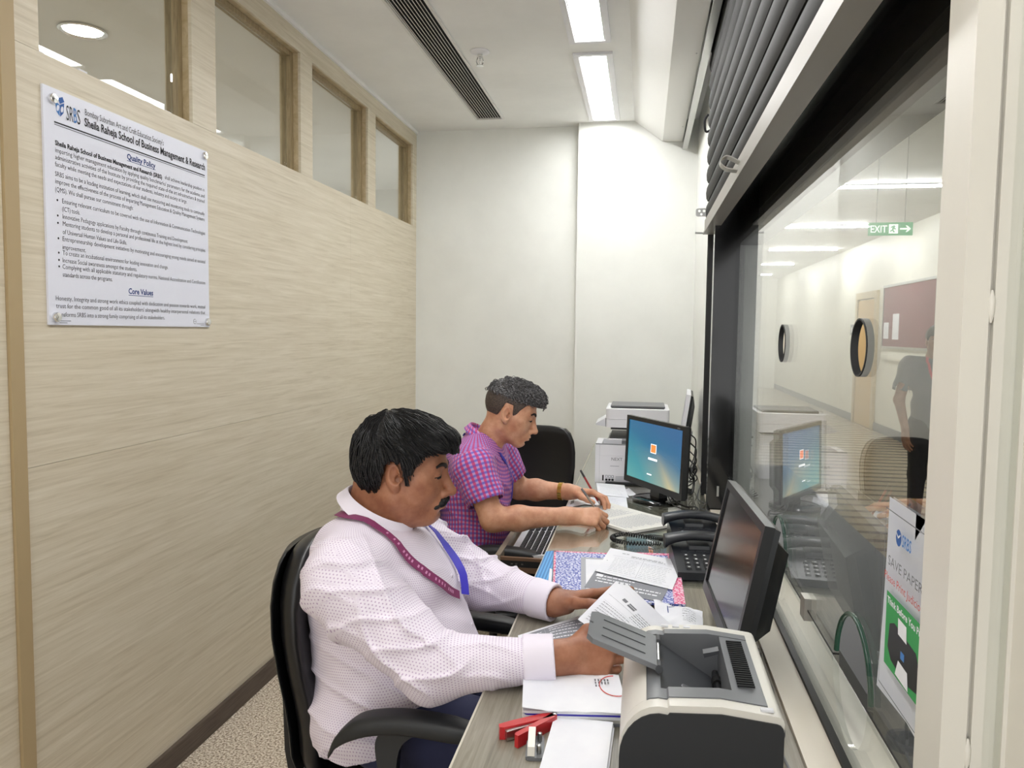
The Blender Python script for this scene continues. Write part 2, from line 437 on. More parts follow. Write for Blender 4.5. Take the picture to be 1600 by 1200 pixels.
downlight(-2.45, 3.09, 'round white recessed downlight seen through the nearest partition window')

# --- ceiling bulkhead that houses the rolled shutter
hs = thing('shutter_housing', 'white sheet metal housing box running along the ceiling above shutter', 'housing', (0.09, 1.7, ZC))
def hbox(name, poly, y0, y1, m, bv=0.003):
    o = obj(name, prism(poly, y0, y1, 'y'), m); return rel(o, hs)
hbox('casing', [(-0.085, ZC - 0.001), (0.088, 2.605), (0.205, 2.60), (0.205, ZC - 0.001)], -1.0, 4.845, 'housing_white')
hbox('edge_angle', [(0.206, 2.555), (0.236, 2.555), (0.236, 2.70), (0.231, 2.70), (0.231, 2.562), (0.206, 2.562)], -1.0, 4.845, 'steel', 0.001)
for yy in (1.9, 3.35, 4.5):
    o = obj('rivet', lathe([(0.006, 0), (0.006, -0.002), (0.002, -0.005)], 12), 'steel', hs, smooth=40); o.location = (0.10, yy - 1.7, 2.6035 - ZC)

# --- wall above and below the counter window
struct(obj('wall_lintel', box(0.36, 0.45, 0.89, 3.16, 1.79, 3.1), 'black_granite'))
struct(obj('wall_spandrel', box(0.36, 0.45, 0.6, 3.16, -0.15, 0.70), 'paint_corridor'))
struct(obj('wall_front_right', box(0.36, 0.45, -1.5, 0.885, -0.15, 3.1), 'paint_post'))

# --- counter window: panes with round openings, gasket, clips, jamb
wd = bpy.data.objects.new('window_5', None); COL.objects.link(wd); wd.location = (XG, 2.0, 0.74); struct(wd)
HY = (1.30, 2.00)
SEAM = 0.877
def half(cy, r, upper, n=24):
    return [(cy + r * math.cos(t), SEAM + (r * math.sin(t))) for t in [math.pi * k / n for k in range(n + 1)]] if upper else \
           [(cy + r * math.cos(t), SEAM + (r * math.sin(t))) for t in [math.pi + math.pi * k / n for k in range(n + 1)]]
Y0, Y1, ZB0, ZT0 = 0.80, 3.10, 0.72, 1.96
up = [(Y0, SEAM + 0.002)] + [q for c in HY for q in [(p[0], max(p[1], SEAM + 0.002)) for p in half(c, 0.105, True)][::-1]] + [(Y1, SEAM + 0.002), (Y1, ZT0), (Y0, ZT0)]
lo = [(Y0, ZB0), (Y1, ZB0), (Y1, SEAM - 0.002)] + [q for c in HY[::-1] for q in [(p[0], min(p[1], SEAM - 0.002)) for p in half(c, 0.105, False)][::-1]] + [(Y0, SEAM - 0.002)]
TALK = ((1.326, 1.421), (2.03, 1.419))
fx = Matrix.Translation((XG, 0, 0)) @ FR_X
g1 = rel(plate('upper_pane', [up] + [circle(y, z, 0.046) for y, z in TALK], 0.010, 'glass', frame=fx), wd)
g2 = rel(plate('lower_pane', [lo], 0.010, 'glass', frame=fx), wd)
for y, z in TALK:
    pts = [(XG, p[0], p[1]) for p in circle(y, z, 0.0455, 48)]
    rings = []
    for ry, rz in ((0.0445, -0.006), (0.0475, -0.006), (0.0475, 0.006), (0.0445, 0.006)):
        rings.append([(XG + rz, y + ry * math.cos(2 * math.pi * k / 48), z + ry * math.sin(2 * math.pi * k / 48)) for k in range(48)])
    rings = rings + [rings[0]]
    rel(obj('talk_hole_rim', loft(rings, cap=False), 'gasket', smooth=40), wd)
for c in HY:                     # ground green edge of the round pass-through in the upper pane
    arc = [(XG, c + 0.1048 * math.cos(t), SEAM + 0.1048 * math.sin(t)) for t in [R(4 + 172 * k / 28) for k in range(29)]]
    rel(obj('ground_edge', tube(arc, 0.0045, 6), 'glass_edge', smooth=60), wd)
rel(obj('joint_seal', box(XG - 0.0055, XG + 0.0055, Y0, HY[0] - 0.106, SEAM - 0.0018, SEAM + 0.0018), 'gasket'), wd)
rel(obj('joint_seal', box(XG - 0.0055, XG + 0.0055, HY[0] + 0.106, HY[1] - 0.106, SEAM - 0.0018, SEAM + 0.0018), 'gasket'), wd)
rel(obj('joint_seal', box(XG - 0.0055, XG + 0.0055, HY[1] + 0.106, Y1, SEAM - 0.0018, SEAM + 0.0018), 'gasket'), wd)
rel(obj('bottom_gasket', box(0.331, XG - 0.006, Y0, Y1, 0.742, 0.754), 'gasket', bevel=0.001), wd)
for y in (1.64, 2.45):
    rel(obj('glass_clip', box(XG - 0.012, XG + 0.012, y - 0.02, y + 0.02, SEAM - 0.022, SEAM + 0.024), 'brushed', bevel=0.0015), wd)
rel(obj('top_channel', box(0.338, 0.358, 0.886, Y1, 1.955, 1.985), 'black_gloss', bevel=0.002), wd)
rel(obj('jamb', box(0.264, 0.36, 3.10, 3.155, 0.742, 2.56), 'black_gloss', bevel=0.003), wd)
rel(obj('jamb_hinge', box(0.300, 0.308, 3.094, 3.0995, 0.80, 0.84), 'steel', bevel=0.001), wd)

# --- near guide post
tp = obj('trim_1', prism([(0.306, 0.815), (0.330, 0.815), (0.330, 0.822), (0.3345, 0.822), (0.3345, 0.815), (0.356, 0.815), (0.356, 0.80), (0.62, 0.80), (0.62, 0.886), (0.306, 0.886)], 0.0, ZC - 0.001, 'z'), 'paint_post', bevel=0.0025)
struct(tp)
for z in (0.62, 1.02, 1.47, 1.93, 2.3):
    obj('weld_bead', lathe([(0.001, -0.016), (0.0032, -0.008), (0.0036, 0.006), (0.001, 0.016)], 10, (0.3322, 0.8165, z)), 'paint_post', tp, smooth=50)

# --- corridor beyond the glass
CF, CC, CX = -0.15, 3.1, 3.88
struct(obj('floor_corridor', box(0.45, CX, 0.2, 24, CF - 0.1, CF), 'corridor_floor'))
struct(obj('ceiling_corridor', box(0.45, CX + 0.1, 0.2, 24, CC, CC + 0.1), 'paint_ceiling'))
wc = struct(obj('wall_corridor', box(CX, CX + 0.1, 0.2, 24, CF, CC), 'paint_corridor'))
obj('dado_rail', prism([(CX - 0.035, 1.06), (CX - 0.04, 1.10), (CX - 0.03, 1.15), (CX, 1.15), (CX, 1.06)], 0.3, 13.45), 'paint_corridor', wc, bevel=0.004)
struct(obj('wall_corridor_end', box(0.45, CX, 23.9, 24, CF, CC), 'paint_corridor'))
struct(obj('wall_corridor_room', box(0.45, 0.55, 4.4, 24, CF, CC), 'paint_corridor'))
struct(obj('baseboard_corridor', box(CX - 0.02, CX - 0.0005, 0.3, 23.8, CF, CF + 0.14), 'grey_plastic', bevel=0.003))
struct(obj('trim_2', box(0.451, 0.78, 0.9, 4.3, 0.70, 0.735), 'outer_counter', bevel=0.004))
d1 = bpy.data.objects.new('door_1', None); COL.objects.link(d1); d1.location = (CX, 14.4, CF); struct(d1)
obj('door_leaf', box(-0.03, -0.001, -0.52, 0.52, 0.005, 2.22), 'door_tan', d1, bevel=0.003)
plate('door_frame', [rect(-0.64, 0.001, 0.64, 2.36), rect(-0.525, 0.001, 0.525, 2.24)], 0.05, 'wood_frame', d1, frame=Matrix.Translation((-0.026, 0, 0)) @ FR_X)
obj('door_handle', tube([(-0.035, -0.44, 1.0), (-0.08, -0.44, 1.0), (-0.08, -0.33, 1.0)], 0.011, 8), 'steel', d1, smooth=50)
# ================================================================== FITTINGS
# --- ceiling lights: a row of recessed troffers running along the room
def troffer(y0, y1, label):
    xc = -0.263; L = y1 - y0
    t = thing('ceiling_light', label, 'ceiling light', (xc, (y0 + y1) / 2, ZC), 0, 'recessed strip lights in a row along the office ceiling')
    plate('light_frame', [rect(-0.092, -L / 2, 0.092, L / 2), rect(-0.066, -L / 2 + 0.024, 0.066, L / 2 - 0.024)], 0.012, 'white_plastic', t, frame=Matrix.Translation((0, 0, -0.007)))
    plate('inner_trim', [rect(-0.0655, -L / 2 + 0.0245, 0.0655, L / 2 - 0.0245), rect(-0.060, -L / 2 + 0.03, 0.060, L / 2 - 0.03)], 0.006, 'steel', t, frame=Matrix.Translation((0, 0, -0.005)))
    obj('diffuser', box(-0.0595, 0.0595, -L / 2 + 0.0305, L / 2 - 0.0305, -0.006, -0.002), 'lamp_panel', t)
troffer(3.655, 4.785, 'white recessed ceiling strip light nearest the back wall')
troffer(2.385, 3.515, 'white recessed ceiling strip light cut off at the top edge of the photo')
troffer(1.115, 2.245, 'added unseen white ceiling strip light, third from the back wall, above the seated men')  # out of view, continues the row to add light
troffer(-0.155, 0.975, 'added unseen white ceiling strip light, fourth from the back wall')  # also unseen, added to light the camera end of the room

# --- linear air grille
gr = thing('air_grille', 'long white linear air grille with dark slots in the ceiling', 'air vent', (-0.953, 3.0, ZC))
W, GY0, GY1 = 0.152, -1.4, 1.675
obj('back_plate', box(-W / 2 + 0.006, W / 2 - 0.006, GY0 + 0.01, GY1 - 0.01, -0.0025, -0.0005), 'dark_void', gr)
plate('grille_frame', [rect(-W / 2 - 0.012, GY0 - 0.012, W / 2 + 0.012, GY1 + 0.012), rect(-W / 2, GY0, W / 2, GY1)], 0.008, 'grille_white', gr, frame=Matrix.Translation((0, 0, -0.005)))
sl = None
for k in range(9):
    x = -W / 2 + W * (k + 1) / 10
    if sl is None:
        sl = obj('slat', prism([(-0.0042, -0.003), (0.0012, -0.012), (0.0042, -0.012), (-0.0012, -0.003)], GY0 + 0.0005, GY1 - 0.0005, 'y'), 'grille_white', gr); sl.location = (x, 0, 0)
    else:
        c = sl.copy(); COL.objects.link(c); c.parent = gr; c.location = (x, 0, 0)

# --- sprinkler
sp = thing('sprinkler', 'small chrome fire sprinkler head with white ceiling rose', 'sprinkler', (-0.778, 3.577, ZC))
obj('ceiling_rose', lathe([(0.045, -0.001), (0.044, -0.006), (0.03, -0.012), (0.013, -0.016), (0.013, -0.001)], 28), 'white_plastic', sp, smooth=40)
obj('nozzle', lathe([(0.012, -0.016), (0.012, -0.028), (0.009, -0.030), (0.001, -0.030)], 16), 'chrome', sp, smooth=40)
for s in (-1, 1): obj('frame_arm', tube(spline([(s * 0.010, 0, -0.028), (s * 0.016, 0, -0.045), (s * 0.010, 0, -0.060), (0.001 * s, 0, -0.064)], 4), 0.0028, 6), 'chrome', sp, smooth=50)
obj('bulb', lathe([(0.001, -0.030), (0.003, -0.034), (0.003, -0.054), (0.001, -0.058)], 8), 'chrome', sp, smooth=50)
obj('deflector', lathe([(0.001, -0.0645), (0.017, -0.065), (0.017, -0.067), (0.001, -0.0675)], 20), 'chrome', sp, smooth=40)

# --- rolling shutter hanging behind the housing lip
sh = thing('rolling_shutter', 'half-rolled grey steel slat shutter hanging above the counter glass', 'shutter', (0.26, 2.0, 1.86))
SX0, SX1 = 0.89 - 2.0, 3.38 - 2.0
pitch = 0.076
prof = [(-0.006, 0.0), (-0.012, 0.012), (-0.014, 0.034), (-0.011, 0.056), (-0.004, 0.068), (0.002, 0.0735), (0.006, 0.0735), (0.004, 0.060), (0.0, 0.034), (0.002, 0.010), (0.004, 0.0)]
sm = None
for k in range(10):
    z = 0.062 + k * pitch
    if sm is None:
        sm = obj('slat', prism(prof, SX0, SX1, 'y'), 'slat_steel', sh, smooth=25); sm.location = (0, 0, z)
    else:
        c = sm.copy(); COL.objects.link(c); c.parent = sh; c.location = (0, 0, z)
obj('bottom_rail', prism([(-0.022, 0.0), (0.026, 0.0), (0.026, 0.006), (0.004, 0.006), (0.004, 0.060), (-0.016, 0.060), (-0.016, 0.008), (-0.022, 0.008)], SX0, SX1, 'y'), 'rail_metal', sh, bevel=0.0012, seg=1)
# pull handle (bent strap) and lock tongue
hp = spline([(-0.016, 0.19, 0.045), (-0.05, 0.19, 0.06), (-0.066, 0.19, 0.045), (-0.05, 0.19, 0.028), (-0.02, 0.19, 0.022)], 5)
bm = bmesh.new(); 
rings = [[(p.x, p.y - 0.02, p.z - 0.0015), (p.x, p.y + 0.02, p.z - 0.0015), (p.x, p.y + 0.02, p.z + 0.0015), (p.x, p.y - 0.02, p.z + 0.0015)] for p in hp]
obj('pull_handle', loft(rings, bm), 'brushed', sh, smooth=40)
lt = plate('lock_tongue', [rrect(0.05, 0.034, 0.01), circle(-0.010, 0.006, 0.0055, 16), circle(0.009, 0.006, 0.0055, 16), circle(-0.002, -0.008, 0.005, 16)], 0.003, 'steel', sh, frame=Matrix.Translation((-0.03, SX1 - 0.02, 0.09)) @ frame((0, 0, 0), (1, 0, 0), (0, 0, 1)))
obj('end_pin', tube([(-0.055, SX1 - 0.012, 0.006), (0.02, SX1 - 0.012, 0.004)], 0.004, 8), 'steel', sh, smooth=50)
gd = thing('shutter_guide', 'thin black vertical guide rail at the far end of the shutter', 'guide rail', (0.285, 3.41, 0.7421))
obj('channel', prism([(-0.022, -0.025), (0.0145, -0.025), (0.0145, 0.025), (-0.022, 0.025), (-0.022, 0.018), (0.004, 0.018), (0.004, -0.018), (-0.022, -0.018)], 0.0, 1.81, 'z'), 'black_matte', gd)
obj('guide_hook', tube(spline([(-0.022, 0.0, 1.56), (-0.045, 0, 1.555), (-0.05, 0, 1.60), (-0.036, 0, 1.625)], 4), 0.005, 6), 'black_matte', gd, smooth=50)

# --- corridor fittings
for y, x0, x1, lb in ((9.1, 2.07, 3.19, 'nearest'), (12.35, 2.06, 3.32, 'second'), (15.6, 2.35, 3.6, 'third'), (18.8, 2.1, 3.4, 'fourth'), (22.0, 2.1, 3.4, 'added farthest')):  # the fourth and farthest are added to brighten the corridor's far end
    t = thing('tube_light', 'slim white linear corridor light beyond the glass, %s of five' % lb, 'ceiling light', ((x0 + x1) / 2, y, CC), 0, 'linear corridor lights')
    h = (x1 - x0) / 2
    obj('fitting', prism([(-0.05, -0.001), (0.05, -0.001), (0.04, -0.016), (-0.04, -0.016)], -h, h, 'x'), 'white_plastic', t)
    obj('tube', box(-h + 0.01, h - 0.01, -0.022, 0.022, -0.036, -0.0165), 'corridor_tube', t)
ex = thing('exit_sign', 'green hanging EXIT sign with running figure and arrow in the corridor', 'sign', (1.80, 6.2, 2.24))
obj('panel', box(-0.155, 0.155, -0.008, 0.008, -0.048, 0.048), 'exit_green', ex, bevel=0.002)
fe = frame((0, -0.0085, 0), (1, 0, 0), (0, 0, 1))
text('EXIT', 0.075, fe, 'exit_white', ex, width=0.115, u=-0.14, v=-0.026, bold=0.001)
flat(rect(-0.012, -0.034, 0.052, 0.034), fe, 'exit_white', ex, 'pictogram')
man = [(0.026, 0.026), (0.034, 0.018), (0.026, 0.008), (0.04, 0.0), (0.03, -0.006), (0.024, 0.0), (0.02, -0.01), (0.03, -0.02), (0.024, -0.03), (0.012, -0.014), (0.0, -0.022), (-0.004, -0.016), (0.01, -0.004), (0.012, 0.012), (0.002, 0.006), (0.0, 0.012), (0.014, 0.022)]
flat(man, fe, 'exit_green', ex, 'running_figure', 0.0008)
flat([(0.066, 0.006), (0.118, 0.006), (0.104, 0.024), (0.116, 0.024), (0.142, 0.0), (0.116, -0.024), (0.104, -0.024), (0.118, -0.006), (0.066, -0.006)], fe, 'exit_white', ex, 'arrow')
for s in (-1, 1): obj('hanger', tube([(s * 0.1, 0, 0.049), (s * 0.1, 0, CC - 2.24)], 0.003, 6), 'steel', ex)
nb = thing('notice_board', 'maroon notice board with two pinned sheets on the corridor wall', 'notice board', (CX, 12.3, 1.75))
obj('board', box(-0.02, -0.001, -1.14, 1.14, -0.47, 0.47), 'board_maroon', nb)
plate('board_frame', [rect(-1.18, -0.51, 1.18, 0.51), rect(-1.14, -0.47, 1.14, 0.47)], 0.03, 'steel', nb, frame=Matrix.Translation((-0.016, 0, 0)) @ FR_X)
for y, z, w_, h_ in ((0.97, -0.22, 0.25, 0.26), (0.50, -0.16, 0.3, 0.40)):
    o = obj('pinned_sheet', box(-0.024, -0.021, y - w_ / 2, y + w_ / 2, z - h_ / 2, z + h_ / 2), 'paper', nb)
sw = thing('wall_switch', 'small grey switch box on the corridor wall left of the door', 'switch', (CX, 15.35, 1.55))
obj('plate', box(-0.02, -0.001, -0.1, 0.1, -0.1, 0.1), 'grey_plastic', sw, bevel=0.004)
obj('rocker', box(-0.026, -0.0205, -0.03, 0.03, -0.05, 0.05), 'white_plastic', sw, bevel=0.002)

# --- paper notice taped to the counter glass
nt_ = thing('paper_notice', 'white save paper notice with green printer picture on counter glass', 'notice', (XG - 0.006, 1.0225, 0.948))
bm = bmesh.new(); NW, NH = 0.21, 0.27
g = [[bm.verts.new((-0.0015 - 0.006 * ((1 - j / 8) ** 2) * (abs(i - 3) / 3), 0.105 - NW * i / 6, NH * j / 8)) for i in range(7)] for j in range(9)]
for j in range(8):
    for i in range(6): bm.faces.new((g[j][i], g[j][i + 1], g[j + 1][i + 1], g[j + 1][i]))
geo = bmesh.ops.solidify(bm, geom=bm.faces[:], thickness=0.0004)
obj('sheet', bm, 'paper', nt_, smooth=40)
fn = frame((-0.009, 0.105, 0), (0, -1, 0), (0, 0, 1))       # u from its left edge rightwards, faces the room
def nflat(p, m, nm, h=0.0): return flat(p, fn, m, nt_, nm, h)
for a in (rect(0.012, 0.012, NW - 0.012, 0.0135), rect(0.012, NH - 0.0135, NW - 0.012, NH - 0.012), rect(0.012, 0.012, 0.0132, NH - 0.012)): nflat(a, 'ink_grey', 'border_line')
text('SRBS', 0.022, fn, 'logo_blue', nt_, width=0.034, u=0.083, v=0.222, bold=0.0004)
nflat(circle(0.068, 0.229, 0.011, 20), 'logo_blue_dark', 'logo_disc')
nflat([(0.060, 0.233), (0.068, 0.228), (0.076, 0.233), (0.076, 0.2355), (0.068, 0.231), (0.060, 0.2355)], 'paper', 'logo_notch', 0.0006)
text('SAVE PAPER', 0.019, fn, 'ink_grey', nt_, width=0.130, u=0.032, v=0.184)
text('Please Print Judiciously', 0.016, fn, 'ink_red', nt_, width=0.165, u=0.020, v=0.162)
nflat(rect(0.032, 0.048, 0.185, 0.148), 'paper_green', 'green_picture', 0.0002)
text('Think Before You Print', 0.013, fn, 'paper', nt_, width=0.142, u=0.036, v=0.133, bold=0.0003)
nflat([(0.045, 0.075), (0.05, 0.108), (0.068, 0.115), (0.150, 0.108), (0.165, 0.092), (0.165, 0.062), (0.12, 0.056), (0.06, 0.062)], 'black_plastic', 'printer_picture', 0.0005)
nflat([(0.085, 0.107), (0.083, 0.128), (0.115, 0.127), (0.118, 0.106)], 'paper', 'sheet_picture', 0.0008)
nflat([(0.08, 0.052), (0.09, 0.074), (0.125, 0.072), (0.13, 0.05)], 'paper', 'output_picture', 0.0009)
nflat(rect(0.098, 0.080, 0.112, 0.090), 'logo_blue', 'display_picture', 0.0009)
# ================================================================== POLICY SIGN on the partition
ps = thing('policy_sign', 'white policy notice panel with four steel studs on the wooden partition', 'sign', (XL + 0.0005, 1.725, 1.443))
PW, PH = 0.73, 0.597
obj('panel', box(0.0, 0.006, 0, PW, 0, PH), 'sign_white', ps, bevel=0.001, seg=1)
fp = frame((0.0063, 0, 0), (0, 1, 0), (0, 0, 1))
for u, v in ((0.03, PH - 0.028), (PW - 0.018, PH - 0.018), (0.022, 0.02), (PW - 0.016, 0.018)):
    o = obj('stud', lathe([(0.0125, 0.0), (0.0125, 0.006), (0.011, 0.009), (0.001, 0.010)], 20), 'chrome', ps, smooth=40)
    o.data.transform(Matrix.Translation((0.0062, u, v)) @ Matrix.Rotation(R(90), 4, 'Y'))
POSTER = [
    ("Bombay Suburban Art and Craft Education Society's", 0.146, 0.5600, 0.341, 'n'),
    ('Sheila Raheja School of Business Management & Research', 0.143, 0.5310, 0.572, 'b'),
    ('Quality Policy', 0.313, 0.4815, 0.131, 'q'),
    ('Sheila Raheja School of Business Management and Research (SRBS)', 0.036, 0.4560, 0.440, 'b2'),
    ('shall achieve leadership position in', 0.490, 0.4590, 0.220, 'n'),
    ('imparting higher management education by applying quality benchmarks/ parameters for the academic and', 0.036, 0.4380, 0.674, 'n'),
    ('administrative activities of the Institute by providing the required state-of-the art infrastructure & trained', 0.035, 0.4205, 0.674, 'n'),
    ('faculty while meeting the needs and expectations of our students, industry and society at large.', 0.034, 0.4025, 0.573, 'n'),
    ('SRBS aims to be a leading institution of learning, which shall use measuring and monitoring tools to continually', 0.033, 0.3780, 0.675, 'n'),
    ('improve the effectiveness of the process of imparting Management Education & Quality Management Systems', 0.033, 0.3595, 0.675, 'n'),
    ('(QMS). We shall pursue our commitment through:', 0.032, 0.3390, 0.303, 'n'),
    ('Ensuring relevant curriculum to be covered with the use of Information & Communication Technologies', 0.055, 0.3130, 0.655, 'n'),
    ('(ICT) tools.', 0.054, 0.2925, 0.064, 'n'),
    ('Innovative Pedagogy applications by Faculty through continuous Training and Development.', 0.055, 0.2740, 0.553, 'n'),
    ('Mentoring students to develop a personal and professional life at the highest level by considering principles', 0.055, 0.2555, 0.654, 'n'),
    ('of Universal Human Values and Life-Skills.', 0.054, 0.2345, 0.250, 'n'),
    ('Entrepreneurship development initiatives by motivating and encouraging young minds aimed at societal', 0.053, 0.2165, 0.655, 'n'),
    ('improvement.', 0.052, 0.1955, 0.084, 'n'),
    ('To create an incubational environment for leading innovation and change.', 0.052, 0.1805, 0.447, 'n'),
    ('Increase Social awareness amongst the students.', 0.051, 0.1615, 0.296, 'n'),
    ('Complying with all applicable statutory and regulatory norms, National Accreditation and Certification', 0.050, 0.1450, 0.656, 'n'),
    ('standards across the programs.', 0.050, 0.1250, 0.189, 'n'),
    ('Core Values', 0.307, 0.0940, 0.114, 'q'),
    ('Honesty, Integrity and strong work ethics coupled with dedication and passion towards work, mutual', 0.024, 0.0630, 0.680, 'n'),
    ("trust for the common good of all its stakeholders' alongwith healthy interpersonal relations that", 0.024, 0.0435, 0.679, 'n'),
    ('transforms SRBS into a strong family comprising of all its stakeholders.', 0.023, 0.0215, 0.454, 'n'),
]
for body, u, v, wd_, k in POSTER:
    m = {'q': 'ink_blue'}.get(k, 'ink')
    size = {'b': 0.031, 'q': 0.023}.get(k, 0.0172)
    if u == 0.146: size = 0.024
    text(body, size, fp, m, ps, width=wd_, u=u, v=v, bold={'b': 0.0007, 'b2': 0.0005, 'q': 0.0005}.get(k, -0.0001), name='lettering_line')
    if k == 'q': flat(rect(u, v - 0.005, u + wd_, v - 0.0035), fp, m, ps, 'underline')
flat(rect(0.035, 0.5115, 0.713, 0.5150), fp, 'ink', ps, 'rule_line'); flat(rect(0.035, 0.5065, 0.713, 0.5080), fp, 'ink', ps, 'rule_line')
for v in (0.318, 0.279, 0.2605, 0.2215, 0.185, 0.1665, 0.150): flat(circle(0.0385, v, 0.0028, 10), fp, 'ink', ps, 'bullet')
# logo: an open cube with two leaf shapes, and its letters
flat([(0.050, 0.576), (0.066, 0.583), (0.072, 0.572), (0.056, 0.563)], fp, 'logo_blue_dark', ps, 'logo_lid')
flat([(0.040, 0.566), (0.055, 0.561), (0.055, 0.531), (0.044, 0.541)], fp, 'logo_blue', ps, 'logo_side')
flat([(0.0562, 0.561), (0.0715, 0.569), (0.068, 0.543), (0.0562, 0.531)], fp, 'logo_blue_dark', ps, 'logo_side')
for c, s in ((0.0485, 1), (0.0628, -1)):
    flat([(c + s * 0.0045 * math.cos(t) + 0.0016 * math.sin(t), 0.551 + 0.008 * math.sin(t)) for t in [2 * math.pi * k / 14 for k in range(14)]], fp, 'sign_white', ps, 'logo_leaf', 0.0007)
text('SRB', 0.055, fp, 'ink', ps, width=0.037, u=0.078, v=0.529, bold=-0.0001); text('S', 0.055, fp, 'ink', ps, width=0.0115, u=0.1165, v=0.529)
text('B', 0.055, fp, 'logo_blue', ps, width=0.0115, u=0.1035, v=0.529, bold=0.0004).location.x = 0.0004
flat(rect(0.034, 0.010, 0.075, 0.0115), fp, 'ink_grey', ps, 'footer_line'); flat(rect(0.034, 0.005, 0.062, 0.0065), fp, 'ink_grey', ps, 'footer_line')
flat(rect(0.652, 0.010, 0.695, 0.0112), fp, 'ink_grey', ps, 'footer_line'); flat(rect(0.675, 0.005, 0.695, 0.0062), fp, 'ink_grey', ps, 'footer_line')
rg = bmesh.new()
flat(circle(0.641, 0.018, 0.0085, 20), fp, 'ink_grey', ps, 'footer_seal'); flat(circle(0.641, 0.018, 0.0072, 20), fp, 'sign_white', ps, 'footer_seal_centre', 0.0006); flat(rect(0.634, 0.0175, 0.648, 0.0187), fp, 'ink_grey', ps, 'footer_seal_bar', 0.0009)
# ================================================================== COUNTER DESK
DZ = 0.74
dk = thing('counter_desk', 'long grey wood-grain counter desk running under the glass screen', 'desk', (0.0, 2.7, 0.0))
def dpart(name, x0, x1, y0, y1, z0, z1, m, bv=0.002): return rel(obj(name, box(x0, x1, y0, y1, z0, z1), m, bevel=bv), dk)
dpart('worktop', -0.288, 0.2745, 0.55, 4.84, 0.708, DZ, 'worktop')
dpart('edge_band', -0.2925, -0.2885, 0.55, 4.84, 0.706, DZ - 0.0005, 'worktop_edge', 0.001)
dpart('back_ledge', 0.2755, 0.3300, 0.55, 3.09, 0.70, 0.7475, 'ledge_beige', 0.003)
dpart('back_ledge', 0.2755, 0.2990, 3.165, 4.84, 0.70, 0.7475, 'ledge_beige', 0.003)
for y in (0.60, 2.10, 3.45, 4.78): dpart('side_panel', -0.24, 0.25, y - 0.0125, y + 0.0125, 0.0, 0.7075, 'tray_grey')
dpart('modesty_panel', 0.252, 0.27, 0.6, 4.79, 0.1, 0.7075, 'tray_grey')
for y0, y1 in ((0.62, 2.08), (2.12, 3.43)): dpart('apron', 0.235, 0.2515, y0, y1, 0.60, 0.7075, 'tray_brown')
gs = tag(obj('glass_sheet', box(-0.284, 0.27, 2.13, 4.82, DZ + 0.0003, DZ + 0.0053), 'glass', bevel=0.001, seg=1), 'clear glass sheet laid over the far half of the desk', 'glass top')
GZ = DZ + 0.0056

# cable grommets let into the top
def grommet(x, y, z, label):
    t = thing('cable_grommet', label, 'grommet', (x, y, z), 0, 'cable grommets in the desk')
    obj('ring', lathe([(0.026, 0.0), (0.026, 0.012), (0.034, 0.012), (0.036, 0.006), (0.036, 0.0)], 28), 'grey_plastic_dark', t, smooth=40)
    obj('opening', lathe([(0.001, 0.001), (0.0255, 0.001), (0.0255, 0.004), (0.001, 0.004)], 24), 'dark_void', t)
    return t
grommet(0.222, 2.90, GZ, 'dark round cable grommet between the far monitor and the telephones')
grommet(0.226, 1.37, DZ, 'grey round cable grommet beside the near printer')

